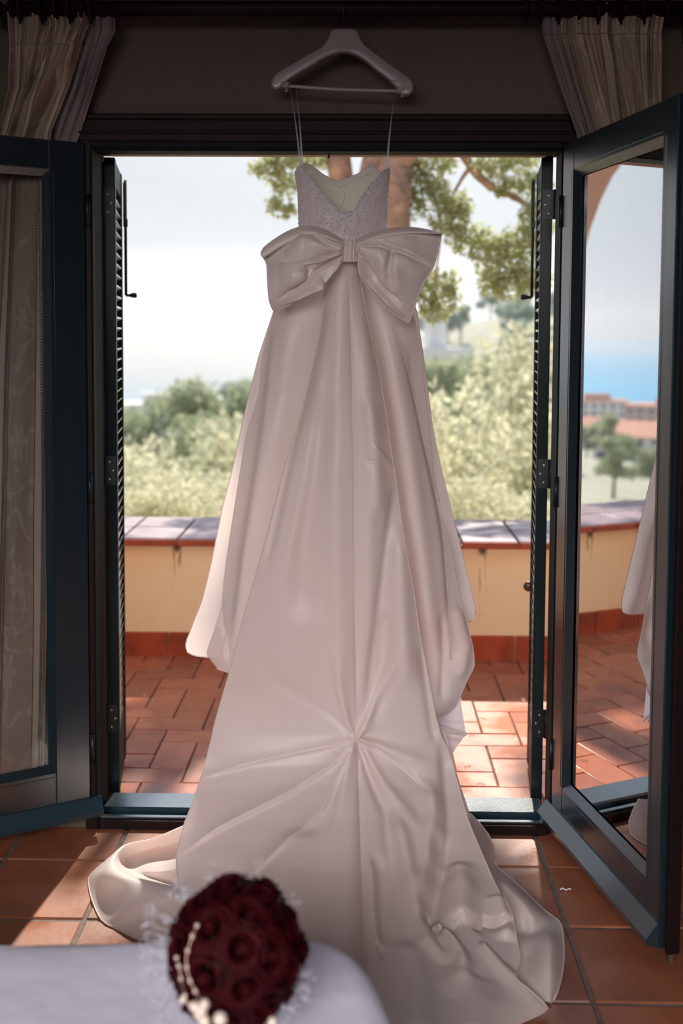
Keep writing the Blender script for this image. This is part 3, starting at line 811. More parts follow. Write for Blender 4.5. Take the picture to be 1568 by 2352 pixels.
hem('hem', PT[::3, 0], .0022); hem('hem', PT[::3, -1], .0022)
q = curve_xy([(800, 640), (806, 800), (813, 1100), (815, 1400), (820, 1680)], 80)
# loop button where the train is caught up
c = at(817, 1691, -.262)
keep(MB().lathe([(.0001, 0), (.005, .001), (.006, .004), (.003, .007), (.0001, .008)], c, (0, -1, 0), 12).build('loop_button', M_satin))

# second breadth of the train, running to the floor on the right behind the first
rows = [(1640, 930, 1003, -.13), (1665, 930, 1008, -.13), (1731, 930, 1034, -.13), (1800, 940, 1056, -.15), (1867, 950, 1078, -.19), (1930, 960, 1100, -.24)]
o, P = sheet('train_underlay', rows, M_satin, None, 40, 70, .02, [], smooth=6); keep(o)

# ---------------------------------------------------------------- white pools of cloth on the floor
def loft(name, rings, m, nx=70, ny=50):
    K = [curve_xy([tuple(p) for p in pf(np.array(r)[:, 0], np.array(r)[:, 1], np.array(r)[:, 2])], nx) for r in rings]
    K = np.array(K)
    out = np.empty((ny, nx, 3))
    t = np.linspace(0, 1, ny); d = np.linspace(0, 1, len(K))
    for i in range(nx): out[:, i] = curve_xy(K[:, i], ny)
    out[..., 2] = np.maximum(out[..., 2], .004)
    return keep(obj(name, raw_mesh(name, out, grid_faces(ny, nx), m, True))), out
hemL = [(418, 1899, .10), (350, 1928, .05), (289, 1941, .03), (248, 1973, .012), (207, 2010, .006), (203, 2028, .004), (212, 2068, .004), (236, 2116, .004), (272, 2134, .004), (330, 2160, .004), (420, 2180, .004)]
rimL = [(424, 1898, .15), (352, 1926, .10), (292, 1940, .085), (266, 1960, .08), (254, 1985, .085), (270, 2007, .095), (318, 2028, .10), (370, 2050, .10), (425, 2058, .10), (500, 2072, .10), (560, 2090, .1)]
valL = [(432, 1925, .10), (375, 1940, .05), (325, 1955, .035), (300, 1970, .03), (292, 1986, .03), (305, 2002, .035), (335, 2014, .04), (375, 2022, .05), (420, 2030, .06), (480, 2036, .08), (560, 2050, .1)]
cenL = [(440, 1945, .13), (420, 1955, .09), (395, 1968, .07), (375, 1980, .065), (366, 1988, .065), (370, 1995, .07), (385, 1999, .085), (417, 1998, .10), (450, 1994, .115), (500, 1985, .13), (560, 1990, .13)]
endL = [(436, 1955 + 3 * k, .10) for k in range(11)]
_, PLp = loft('train_pool', [hemL, rimL, valL, cenL, endL], M_satin, 90, 90)
hem('hem', PLp[0, ::3], .002)
hemR = [(1080, 1868, .10), (1119, 1912, .045), (1135, 1947, .012), (1137, 1985, .008), (1174, 2018, .006), (1215, 2056, .005), (1253, 2093, .004), (1285, 2117, .004), (1294, 2155, .004), (1294, 2215, .004), (1282, 2274, .004), (1266, 2307, .004)]
midR = [(1079, 1885, .16), (1108, 1925, .10), (1124, 1955, .07), (1128, 1990, .05), (1160, 2030, .06), (1198, 2070, .07), (1225, 2105, .05), (1250, 2128, .02), (1262, 2160, .05), (1262, 2215, .05), (1262, 2262, .03), (1262, 2303, .01)]
inR = [(1076, 1900, .17), (1098, 1945, .12), (1112, 1975, .10), (1122, 2010, .09), (1150, 2050, .06), (1172, 2095, .04), (1190, 2120, .03), (1205, 2140, .015), (1210, 2165, .03), (1205, 2205, .02), (1215, 2255, .015), (1250, 2300, .008)]
in2 = [(1060, 1900, .17), (1080, 1945, .12), (1095, 1975, .10), (1105, 2010, .08), (1125, 2060, .06), (1145, 2100, .05), (1160, 2130, .04), (1170, 2150, .03), (1175, 2180, .025), (1170, 2215, .02), (1180, 2262, .012), (1230, 2306, .006)]
_, PRp = loft('train_pool', [hemR, midR, inR, in2], M_satin, 90, 60)
hem('hem', PRp[0, ::3], .002)

# ---------------------------------------------------------------- bodice
BX = 786.0
def bodice_pts(G, sgn):
    s = np.clip((G[..., 0] - BX) / 116, -1, 1)
    return at(G[..., 0], G[..., 1], -.14 + sgn * (.085 * np.sqrt(1 - s * s) + .004))
topN = [(677, 398), (683, 386), (692, 384), (700, 393), (730, 430), (752, 456), (772, 474), (783, 486), (795, 490), (810, 484), (818, 477), (824, 462), (850, 425), (872, 402), (884, 391), (893, 387), (896, 396)]
botN = [(688, 600), (740, 604), (790, 606), (840, 604), (884, 600)]
G = coons(topN, botN, [(677, 398), (681, 425), (686, 455), (688, 480), (686, 505), (686, 540), (688, 600)], [(896, 396), (893, 430), (890, 460), (890, 480), (888, 510), (886, 540), (884, 600)], 110, 90)
PN = bodice_pts(G, -1)
bod = keep(obj('bodice', raw_mesh('bodice', PN, grid_faces(90, 110), M_lace, True))); bod['label'] = 'beaded lace bodice'
topF = [(681, 392), (690, 380), (697, 377), (707, 378), (716, 381), (735, 397), (755, 409), (772, 416), (788, 413), (805, 407), (828, 397), (845, 385), (852, 381), (860, 385), (868, 392), (878, 397), (892, 393)]
G2 = coons(topF, botN, [(681, 392), (684, 480), (688, 600)], [(892, 393), (890, 480), (884, 600)], 80, 60)
PFr = bodice_pts(G2, 1)
lin = keep(obj('bodice_lining', raw_mesh('bodice_lining', PFr, grid_faces(60, 80), M_lining, True))); lin['label'] = 'pale inner lining of the bodice front'
# binding along the sweetheart edge (a folded strip about 8 mm deep) and its seams
Gb = G2.copy()[:9]; 
for k in range(9): Gb[k] = G2[0] + np.array([0, 14.0]) * k / 8 + np.array([0, -.5])
Pb = bodice_pts(Gb, 1) + np.array([0, -.006, 0])
o = obj('binding', raw_mesh('binding', Pb, grid_faces(9, 80), M_lining_rim, True)); keep(o); o['label'] = 'satin binding of the neckline'
hem('piping', PFr[0, ::2], .0028, M_lining_rim); hem('piping', PN[0, ::2], .0022, M_lining_rim)
for pts in ([(772, 424), (786, 438), (791, 450), (786, 470), (775, 482)], [(781, 470), (790, 480), (800, 486), (815, 488)], [(716, 400), (745, 415), (772, 424)], [(772, 424), (810, 412), (850, 400)]):
    q = curve_xy(pts, 16); P = bodice_pts(q, 1) + np.array([0, -.004, 0]); hem('cup_seam', P, .0009, M_lining_rim)
# glass beads, denser along the edge and centre
ico = bmesh.new(); bmesh.ops.create_icosphere(ico, subdivisions=1, radius=1); iv = np.array([v.co[:] for v in ico.verts]); ifc = np.array([[v.index for v in f.verts] for f in ico.faces]); ico.free()
nb = 1900; V = []; Fc = []
for k in range(nb):
    if k < 300:                                           # fringe on the silhouette
        r_ = int(RNG.integers(0, 70)); c_ = 0 if k % 2 else 109; p = PN[r_, c_] + RNG.normal(0, .0012, 3)
    elif k < 700:
        c_ = int(RNG.integers(0, 110)); r_ = int(abs(RNG.normal(0, 6))); p = PN[min(r_, 89), c_].copy()
    else:
        r_, c_ = int(RNG.integers(0, 85)), int(np.clip(RNG.normal(.5, .28) * 110, 0, 109)); p = PN[r_, c_].copy()
    rad = abs(RNG.normal(.0010, .0005)) + .0005
    if k % 130 == 0: rad = .0026
    V.append(iv * rad + p + np.array([0, -.0015, 0])); Fc.append(ifc + 12 * k)
o = keep(obj('beads', raw_mesh('beads', np.concatenate(V), np.concatenate(Fc), M_bead, True))); o['kind'] = 'stuff'; o['label'] = 'small crystal beads sewn on the bodice'

# ---------------------------------------------------------------- bow: two loops and a knot
bow = empty('bow', (0, 0, 0)); keep(bow); bow['label'] = 'large satin bow at the back of the waist'
bow.matrix_parent_inverse = Matrix.Translation(dress.location).inverted()
def bow_loop(T, B, outer, inner, specs, back_shift, sgn):
    specs = [(a, b, c * 1.0, d * 1.35) for a, b, c, d in specs]
    nu, nv = 150, 130
    G = coons(T, B, inner, outer, nu, nv)
    u = np.linspace(0, 1, nu)[None]; v = np.linspace(0, 1, nv)[:, None]
    Y = -.275 - .055 * np.sin(np.pi * v) ** .8 * np.sin(np.pi * np.clip(u * .62 + .05, 0, 1)) + .05 * u ** 3
    P = at(G[..., 0], G[..., 1], Y)
    D = folds(G[..., 0], G[..., 1], specs)
    P = displaced(P, D)
    f = obj('loop', raw_mesh('loop', P, grid_faces(nv, nu), M_bow, True), bow)
    # back of the loop: joined along the fold at the outer side, opening above
    Tb = np.array(T, float) + np.array(back_shift)[None] * np.array([0, .5, 1, 1, .8, .4, 0])[:len(T), None]
    Gb = coons([tuple(p) for p in Tb], B, inner, outer, 60, 50)
    u = np.linspace(0, 1, 60)[None]; v = np.linspace(0, 1, 50)[:, None]
    Yb = -.235 + .03 * np.sin(np.pi * v) + .01 * u ** 3
    Pb = at(Gb[..., 0], Gb[..., 1], Yb)
    Pb[:, -1] = P[np.linspace(0, nv - 1, 50).astype(int), -1]
    obj('loop_back', raw_mesh('loop_back', Pb, grid_faces(50, 60), M_bow, True), bow)
    MB().tube([tuple(p) for p in P[::3, -1]], .0022, 6).build('fold_edge', M_bow, bow)
    MB().tube([tuple(p) for p in P[-1, ::3]], .0016, 6).build('fold_edge', M_bow, bow)
    return P
KL, KR = (788, 578), (818, 578)
bow_loop(T=[(792, 556), (770, 548), (738, 540), (712, 536), (675, 548), (635, 570), (604, 590)], B=[(786, 602), (778, 618), (762, 640), (735, 660), (700, 682), (665, 700), (630, 716)],
         outer=[(604, 590), (612, 606), (614, 640), (617, 680), (619, 692), (624, 706), (630, 716)], inner=[(792, 556), (786, 578), (786, 602)],
         specs=[('e', [KL, (748, 585), (690, 602), (640, 600)], 9, -.018), ('e', [(786, 580), (740, 600), (700, 608), (690, 604)], 8, .014),
                ('e', [(786, 585), (730, 625), (680, 665), (635, 692)], 9, -.020), ('e', [(786, 590), (745, 640), (700, 670), (650, 700)], 8, .014),
                ('e', [(788, 574), (745, 560), (718, 538)], 8, .016), ('d', [(786, 576), (745, 574), (700, 556), (650, 575)], 26, .016),
                ('d', [(740, 650), (680, 640), (640, 640)], 40, .014), ('d', [(705, 640), (712, 620), (700, 600)], 16, -.012)],
         back_shift=(2, -14), sgn=-1)
# rolled upper lip of the left loop
T = [(792, 556), (770, 540), (740, 524), (705, 518), (670, 526), (635, 545), (605, 568), (598, 580)]
B = [(792, 562), (765, 552), (738, 543), (712, 538), (675, 551), (640, 570), (612, 588), (604, 592)]
G = coons(T, B, [(792, 556), (792, 562)], [(598, 580), (599, 588), (604, 592)], 90, 16)
vv = np.linspace(0, 1, 16)[:, None]; P = at(G[..., 0], G[..., 1], -.26 - .045 * np.sin(vv * np.pi * .55) + np.linspace(0, .03, 90)[None] * vv)
obj('loop_lip', raw_mesh('loop_lip', P, grid_faces(16, 90), M_bow, True), bow)
bow_loop(T=[(814, 556), (835, 552), (862, 542), (900, 534), (940, 530), (975, 531), (1013, 535)], B=[(820, 602), (826, 625), (838, 645), (856, 668), (885, 700), (915, 728), (939, 745)],
         outer=[(1013, 535), (1008, 560), (1000, 595), (995, 612), (975, 645), (960, 680), (952, 705), (939, 745)], inner=[(814, 556), (820, 578), (820, 602)],
         specs=[('e', [KR, (870, 566), (925, 578), (965, 598), (990, 612)], 12, -.016), ('e', [(822, 576), (860, 560), (905, 552), (960, 545)], 9, .014),
                ('e', [(824, 580), (852, 620), (880, 660), (925, 700)], 12, -.022), ('e', [(824, 584), (845, 640), (880, 682), (930, 728)], 9, .016),
                ('d', [(822, 576), (870, 590), (895, 625), (890, 680)], 34, .016), ('d', [(900, 570), (892, 620), (900, 670)], 14, -.014),
                ('d', [(822, 572), (880, 575), (940, 600), (980, 640)], 26, .012), ('d', [(830, 590), (838, 625), (850, 640)], 10, .014)],
         back_shift=(0, -8), sgn=1)
T = [(814, 556), (830, 543), (855, 532), (890, 524), (930, 521), (970, 524), (1013, 534)]
B = [(814, 562), (838, 557), (865, 547), (902, 539), (940, 536), (975, 536), (1013, 537)]
G = coons(T, B, [(814, 556), (814, 562)], [(1013, 534), (1013, 537)], 90, 16)
P = at(G[..., 0], G[..., 1], -.245 - .04 * np.sin(vv * np.pi * .55) * np.ones((1, 90)))
obj('loop_lip', raw_mesh('loop_lip', P, grid_faces(16, 90), M_bow, True), bow)
# knot: a short band wrapped around the middle
nu, nv = 60, 40; th = np.linspace(-1.9, 1.9, nu)[None]; vv = np.linspace(0, 1, nv)[:, None]
kx = 803 + 20 * np.sin(th * .82) * (1 - .12 * np.sin(np.pi * vv)); ky = 554 + 46 * vv + 2 * np.abs(np.sin(th * .8)) * (1 - vv) + 0 * th
Yk = -.262 - .042 * np.cos(th * .8) * (.8 + .2 * np.sin(np.pi * vv)) + .0022 * np.cos(th * 11 + 1.5 * vv) 
P = at(kx, ky, Yk); obj('knot', raw_mesh('knot', P, grid_faces(nv, nu), M_bow, True), bow)
MB().tube([tuple(p) for p in P[-1]], .0022, 6).build('fold_edge', M_bow, bow); MB().tube([tuple(p) for p in P[0]], .0022, 6).build('fold_edge', M_bow, bow)

# ---------------------------------------------------------------- hanging ribbons (clear, with small black print)
def ribbon(p0, Y0, p1, Y1, w0, w1, twist=0.0, name='hanging_ribbon'):
    n = 60; t = np.linspace(0, 1, n); px = p0[0] + (p1[0] - p0[0]) * t; py = p0[1] + (p1[1] - p0[1]) * t
    px = px + 2.0 * np.sin(np.pi * t) * (1 if p1[0] > p0[0] else -1)
    Yv = Y0 + (Y1 - Y0) * t; W = w0 + (w1 - w0) * t; a = twist * (1 - t)
    c = at(px, py, Yv); off = np.stack([np.cos(a) * W / 2, np.sin(a) * W / 2, 0 * W], -1)
    P = np.stack([c - off, c + off], 1)
    r = keep(obj(name, raw_mesh(name, P, grid_faces(n, 2), M_ribbon, True)))
    ink = MB()
    for k in list(range(2, 10)) + list(range(42, 54)):
        q = c[k]; o_ = off[k] * .45; dn = (c[k + 1] - c[k]) * .45
        if k % 5 == 4: continue
        pts = [q - o_ + [0, -.0012, 0], q + o_ + [0, -.0012, 0], q + o_ * (.2 if k % 3 else 1) + dn + [0, -.0012, 0], q - o_ + dn + [0, -.0012, 0]]
        ink._add(pts, [(0, 1, 2, 3)])
    ink.build('print', M_ink, r).matrix_parent_inverse = Matrix.Translation(dress.location).inverted() @ Matrix.Identity(4)
    return r
ribbon((665, 196), -.155, (690, 385), -.18, .003, .006, 1.2)
ribbon((679, 196), -.140, (694, 385), -.17, .003, .007, 1.2)
ribbon((907, 212), -.155, (888, 388), -.18, .003, .0075, 1.2)

# ================================================================== HANGER
hang = empty('coat_hanger', (-.062, -.13, 2.44)); tag(hang, 'frosted white plastic coat hanger hooked on the curtain rod', 'hanger')
def hk(o): o.parent = hang; o.matrix_parent_inverse = Matrix.Translation(hang.location).inverted(); return o
up = [(765, 74), (790, 72), (812, 74), (819, 80), (823, 92), (830, 103), (843, 116), (870, 136), (898, 157), (925, 176), (940, 189), (945, 203), (942, 212), (934, 216), (922, 213)]
dn = [(912, 201), (894, 181), (864, 158), (846, 142), (830, 131), (811, 121), (790, 117), (774, 119), (749, 128), (715, 148), (690, 163), (662, 181), (645, 196)]
dl = [(636, 202), (629, 200), (628, 192), (634, 178), (650, 166), (669, 155), (700, 137), (729, 121), (742, 112), (749, 105), (756, 94), (761, 84)]
def outline_solid(name, pts, Y, depth, bev, m):
    q = at(np.array(pts, float)[:, 0], np.array(pts, float)[:, 1], Y)
    cu = bpy.data.curves.new(name, 'CURVE'); cu.dimensions = '2D'; cu.fill_mode = 'BOTH'; cu.extrude = depth; cu.bevel_depth = bev; cu.bevel_resolution = 3
    sp = cu.splines.new('POLY'); q2 = curve_xy([(p[0], p[2]) for p in q] + [(q[0][0], q[0][2])], len(q) * 5)[:-1]
    sp.points.add(len(q2) - 1)
    for k, p in enumerate(q2): sp.points[k].co = (p[0], p[1], 0, 1)
    sp.use_cyclic_u = True
    tmp = bpy.data.objects.new(name, cu); me = bpy.data.meshes.new_from_object(tmp); bpy.data.objects.remove(tmp)
    for v in me.vertices: v.co = Vector((v.co.x, Y - v.co.z, v.co.y))
    me.materials.clear(); me.materials.append(m); me.update()
    bm = bmesh.new(); bm.from_mesh(me); bmesh.ops.remove_doubles(bm, verts=bm.verts, dist=1e-5); bmesh.ops.recalc_face_normals(bm, faces=bm.faces); bm.to_mesh(me); bm.free()
    me.polygons.foreach_set('use_smooth', np.array([p.area < 1e-4 for p in me.polygons])); return me
hk(obj('body', outline_solid('body', up + dn + dl, -.13, .010, .006, M_hanger)))
rib = curve_xy([(645, 197), (662, 184), (715, 152), (752, 130), (790, 121), (828, 132), (864, 161), (894, 184), (914, 203)], 60)
hk(MB().tube(at(rib[:, 0], rib[:, 1] - 3, -.149), .0022, 6).build('moulded_rib', M_clear))
a, b = at(652, 197, -.135), at(921, 209, -.135); mid = (a + b) / 2 - [0, 0, .0035]
bar = hk(MB().tube([tuple(p) for p in curve_xy([tuple(a), tuple(mid), tuple(b)], 16)], .0055, 10).build('trouser_bar', M_clear))
for p in (at(655, 196, -.135), at(921, 208, -.135)):
    c_ = MB(); c_.box(p[0] - .013, p[0] + .013, p[1] - .012, p[1] + .012, p[2] - .008, p[2] + .010, .003); c_.lathe([(.004, 0), (.004, .008), (.0065, .009), (.0065, .013), (.0001, .014)], (p[0] + .004, p[1], p[2] - .006), (0, 0, -1), 10)
    hk(c_.build('bar_clip', M_clear))
hp = at(791, 72, -.13); rz_ = 2.652
hook = [hp + [0, 0, -.02], hp, (hp[0] - .001, -.134, 2.60), (hp[0] - .003, -.155, 2.618)] + [(hp[0] - .003, -.13 + .031 * math.cos(t), rz_ + .031 * math.sin(t)) for t in np.linspace(math.pi * 1.08, -.3, 14)]
hk(MB().tube([tuple(p) for p in hook], .0024, 8).build('hook', M_metal))
# ================================================================== CURTAINS
def damask(name, base, light, stripe, trans, scale=1.0, pattern=True, stripes=()):
    """woven cloth in UV-less object space: tone-on-tone blossoms and scrolls, plus vertical stripes that follow the 'across' attribute"""
    m = mat(name, base, .55, spec=.35, sheen=.2)
    n, l = m.node_tree.nodes, m.node_tree.links
    b = n['Principled BSDF']
    at_ = n.new('ShaderNodeAttribute'); at_.attribute_name = 'cloth'
    def mth(op, a, b_=None, c_=None):
        q = n.new('ShaderNodeMath'); q.operation = op
        for k, v in enumerate((a, b_, c_)):
            if v is None: continue
            if isinstance(v, (int, float)): q.inputs[k].default_value = v
            else: l.new(v, q.inputs[k])
        return q.outputs[0]
    col = None
    mx = n.new('ShaderNodeMix'); mx.data_type = 'RGBA'; mx.inputs[6].default_value = (*base, 1); mx.inputs[7].default_value = (*light, 1)
    if pattern:
        vo = n.new('ShaderNodeTexVoronoi'); vo.inputs['Scale'].default_value = 4.2 * scale; vo.inputs['Randomness'].default_value = .45
        l.new(at_.outputs['Vector'], vo.inputs['Vector'])
        sc_ = n.new('ShaderNodeVectorMath'); sc_.operation = 'SUBTRACT'; l.new(at_.outputs['Vector'], sc_.inputs[0]); l.new(vo.outputs['Position'], sc_.inputs[1])
        sp = n.new('ShaderNodeSeparateXYZ'); l.new(sc_.outputs[0], sp.inputs[0])
        ang = mth('ARCTAN2', sp.outputs['Y'], sp.outputs['X'])
        rad = n.new('ShaderNodeVectorMath'); rad.operation = 'LENGTH'; l.new(sc_.outputs[0], rad.inputs[0])
        pet = mth('MULTIPLY_ADD', mth('ABSOLUTE', mth('COSINE', mth('MULTIPLY', ang, 3.0))), .040 / scale, .030 / scale)
        inside = mth('LESS_THAN', rad.outputs['Value'], pet)
        pet2 = mth('MULTIPLY_ADD', mth('ABSOLUTE', mth('SINE', mth('MULTIPLY', ang, 3.0))), .018 / scale, .016 / scale)
        ring = mth('LESS_THAN', mth('ABSOLUTE', mth('SUBTRACT', rad.outputs['Value'], pet2)), .0025 / scale)
        wv = n.new('ShaderNodeTexNoise'); wv.inputs['Scale'].default_value = 5.5 * scale; wv.inputs['Detail'].default_value = 0; wv.inputs['Distortion'].default_value = .7
        l.new(at_.outputs['Vector'], wv.inputs['Vector'])
        vine = mth('LESS_THAN', mth('ABSOLUTE', mth('SUBTRACT', wv.outputs['Fac'], .5)), .016)
        wl_ = n.new('ShaderNodeTexNoise'); wl_.inputs['Scale'].default_value = 17 * scale; wl_.inputs['Detail'].default_value = 0
        l.new(at_.outputs['Vector'], wl_.inputs['Vector'])
        leaf = mth('MULTIPLY', mth('GREATER_THAN', wl_.outputs['Fac'], .60), mth('LESS_THAN', mth('ABSOLUTE', mth('SUBTRACT', wv.outputs['Fac'], .5)), .06))
        fac = mth('MULTIPLY', mth('MAXIMUM', mth('MAXIMUM', vine, leaf), mth('SUBTRACT', inside, ring)), .5)
        l.new(fac, mx.inputs[0])
    else: mx.inputs[0].default_value = 0
    cur = mx.outputs[2]
    spx = n.new('ShaderNodeSeparateXYZ'); l.new(at_.outputs['Vector'], spx.inputs[0])
    for x0, wd, c_, f_ in stripes:
        k = mth('MULTIPLY', mth('LESS_THAN', mth('ABSOLUTE', mth('SUBTRACT', spx.outputs['X'], x0)), wd), f_)
        m2 = n.new('ShaderNodeMix'); m2.data_type = 'RGBA'; m2.inputs[7].default_value = (*c_, 1); l.new(cur, m2.inputs[6]); l.new(k, m2.inputs[0]); cur = m2.outputs[2]
    l.new(cur, b.inputs['Base Color'])
    nt = n.new('ShaderNodeTexNoise'); nt.inputs['Scale'].default_value = 500
    l.new(at_.outputs['Vector'], nt.inputs['Vector']); bp = n.new('ShaderNodeBump'); bp.inputs['Strength'].default_value = .15; bp.inputs['Distance'].default_value = .001
    l.new(nt.outputs['Fac'], bp.inputs['Height']); l.new(bp.outputs[0], b.inputs['Normal'])
    add_translucency(m, tuple(.8 * c for c in light), trans)
    return m
BR = (.10, .06, .05); GR = (.13, .115, .10); PALE = (.52, .41, .34)
def sset(x): return [(x - .020, .022, PALE, .85), (x + .012, .0036, BR, .95), (x + .022, .0036, BR, .95), (x + .038, .007, GR, .8), (x - .050, .0034, BR, .9)]
M_drape = damask('damask_drape', (.34, .255, .20), (.52, .41, .34), BR, .14, 1.0, True, sset(.10) + sset(.42) + sset(.74) + sset(1.06))
M_sheer = damask('sheer_voile', (.42, .35, .34), (.42, .35, .34), BR, .45, 1.0, False)
def attr_cloth(o, nu, nv, w, h, x0=0.0):
    a = o.data.attributes.new('cloth', 'FLOAT_VECTOR', 'POINT')
    U, V = np.meshgrid(np.linspace(x0, x0 + w, nu), np.linspace(0, h, nv)); z = np.zeros_like(U)
    a.data.foreach_set('vector', np.stack([U, V, z], -1).astype(np.float32).ravel())
def curtain(name, label, rows, m, width, nfold, amp, nu, nv, header, phase=0.0, skew=0.0, group=None, x0=0.0, specs=(), flat=None):
    def wave(u, y):
        s = (u + 1) / 2
        k = 2 * np.pi * nfold
        q = s + skew * np.clip((y - rows[0][0]) / 300, 0, 1) * np.sin(np.pi * s) * .15
        d = np.sin(k * q + phase + .9 * np.sin(y / 190 + 3 * s)) + .45 * np.sin(1.63 * k * q + 1.3 + y / 160) + .22 * np.sin(4.1 * k * q) * np.clip(1 - (y - header) / 260, .1, 1)
        if flat: d = d * np.interp(y, *zip(*flat))
        g = .45 + .55 * np.clip(np.abs(y - header) / 60, 0, 1)
        return amp * d * g
    r = empty(name, (0, -.1, 2.6)); tag(r, label, 'curtain', group)
    o, P = sheet('cloth', rows, m, None, nu, nv, 0.0, specs, wave=wave, smooth=4)
    P = P.copy(); attr_cloth(o, nu, nv, width, 2.6, x0)
    o.parent = r; o.matrix_parent_inverse = Matrix.Translation(r.location).inverted()
    k = int((header - rows[0][0]) / (rows[-1][0] - rows[0][0]) * (nv - 1))
    if k > 2:
        t = MB().tube([tuple(p + np.array([0, -.002, 0])) for p in P[k, ::2]], .0016, 5).build('header_stitching', m, r); t.matrix_parent_inverse = o.matrix_parent_inverse
    t = MB().tube([tuple(p) for p in P[0, ::2]], .0028, 6).build('top_edge', m, r); t.matrix_parent_inverse = o.matrix_parent_inverse
    return r, P
EX = 0
curtain('drape', 'patterned beige drape with brown stripes, left of the doorway', [
    (34, 22, 200, -.125), (60, 22, 208, -.125), (105, 24, 190, -.12), (200, 24, 160, -.085), (300, 0, 120, -.05), (420, -60, 108, -.030), (900, -110, 114, -.030), (1400, -130, 110, -.03), (1790, -140, 104, -.03)],
    M_drape, .80, 3.3, .017, 300, 520, 105, .6, 1.0, 'patterned drapes', 0.0, flat=[(0, 1), (240, 1), (330, .5), (2000, .5)], specs=[('d', [(205, 50), (155, 140), (70, 240), (20, 330)], 30, .045), ('e', [(120, 50), (100, 130), (60, 200)], 14, .02)])
curtain('sheer_curtain', 'plain pale voile curtain beside the left drape', [
    (42, 186, 262, -.115), (70, 186, 264, -.115), (105, 186, 246, -.11), (200, 158, 217, -.07), (270, 130, 196, -.045), (310, 118, 183, -.022), (420, 96, 140, -.017), (900, 100, 138, -.017), (1400, 100, 138, -.017), (1790, 96, 134, -.017)],
    M_sheer, .5, 3.5, .010, 140, 420, 105, 1.6, 0, 'voile curtains', flat=[(0, 1), (220, 1), (310, .4), (2000, .4)])
curtain('drape', 'patterned beige drape with brown stripes, right of the doorway', [
    (14, 1288, 1528, -.125), (40, 1286, 1524, -.125), (78, 1288, 1518, -.12), (200, 1322, 1516, -.10), (300, 1352, 1516, -.085), (420, 1365, 1530, -.075), (900, 1385, 1560, -.065), (1400, 1390, 1580, -.06), (1850, 1392, 1590, -.06)],
    M_drape, .80, 4.2, .017, 320, 520, 78, 2.2, -.6, 'patterned drapes', .06)
curtain('sheer_curtain', 'plain pale voile curtain beside the right drape', [
    (26, 1242, 1292, -.115), (48, 1242, 1292, -.115), (80, 1246, 1294, -.11), (200, 1284, 1328, -.085), (306, 1322, 1362, -.065), (420, 1335, 1376, -.05), (900, 1350, 1392, -.04), (1400, 1350, 1398, -.04), (1850, 1350, 1402, -.04)],
    M_sheer, .45, 3.5, .009, 120, 420, 80, .3, 0, 'voile curtains')

# ---- rod with rings, finials and brackets
rod = empty('curtain_rod', (0, -.13, 2.652)); tag(rod, 'thick dark turned wooden curtain rod above the doorway', 'curtain rod')
RZ = 2.652
def rd(mb, name, m=None, par=None):
    o = mb.build(name, m or M_frame); o.parent = par or rod; o.matrix_parent_inverse = Matrix.Translation(rod.location).inverted(); return o
rd(MB().lathe([(.0001, 0), (.0235, 0)] + [(.0235, 2.12 * k / 4) for k in (1, 2, 3)] + [(.0235, 2.12), (.0001, 2.12)], (-1.07, -.13, RZ), (1, 0, 0), 20), 'pole')
fin = [(.0235, 0), (.031, .003), (.031, .012), (.022, .018), (.012, .024), (.012, .034), (.022, .044), (.034, .062), (.037, .080), (.031, .100), (.018, .114), (.006, .122), (.0001, .124)]
rd(MB().lathe(fin, (-1.07, -.13, RZ), (-1, 0, 0), 18), 'finial')
rd(MB().lathe([(a * 1.25, b * 1.15) for a, b in fin], (1.05, -.13, RZ), (1, 0, 0), 18), 'finial')
for x in (-1.10, 1.035):
    rd(MB().box(x - .012, x + .012, -.13, 0, RZ - .035, RZ - .022, .003).box(x - .02, x + .02, -.012, 0, RZ - .07, RZ + .03, .003), 'bracket')
tor = [(Vector((0, math.cos(a), math.sin(a)))) for a in np.linspace(0, 2 * math.pi, 25)]
rme = MB().tube([v * .031 for v in tor], .0062, 8, cap=False).tube([(0, 0, -.037), (0, 0, -.046)], .004, 6).mesh('ring', M_frame)
for x in (-1.055, -.985, -.94, -.90, -.862, -.835, .50, .545, .60, .66, .72, .79, .86, .93, .99):
    o = obj('ring', rme, rod); o.location = (x, 0, 0); o.rotation_euler = (0, 0, random.uniform(-.25, .25))

# ================================================================== BED
M_bed = mat('white_bedspread', (.72, .73, .88), .75, noise=(7, .25, (.64, .65, .80)), bump=(5, .5, .02), sheen=.2)
def bed_point(s, t):
    """s along the outline 0..1 (left far edge -> rounded corner -> right side), t: 0 top inner .. 1 down the side"""
BZ = .50
out = pf(np.array([-900, -300, 0, 200, 400, 600, 690, 760, 812, 850, 880, 902, 918, 935, 960, 1000]), np.array([2150, 2147, 2146, 2143, 2138, 2134, 2134, 2143, 2168, 2206, 2256, 2306, 2352, 2410, 2500, 2700]), BZ)
oc = curve_xy([tuple(p) for p in out[:, :2]], 220)
tang = np.gradient(oc, axis=0); nrm = np.stack([-tang[:, 1], tang[:, 0]], 1); nrm /= np.linalg.norm(nrm, axis=1)[:, None]
prof = [(-.9, 0.0), (-.5, .0), (-.25, .0), (-.12, .002), (-.06, .001), (-.035, -.004), (-.018, -.012), (-.006, -.024), (-.001, -.042), (.002, -.08), (.006, -.16), (.012, -.28), (.016, -.40), (.018, -.49)]
ctr = np.array([-.75, -2.6])
P = np.empty((len(prof), 220, 3))
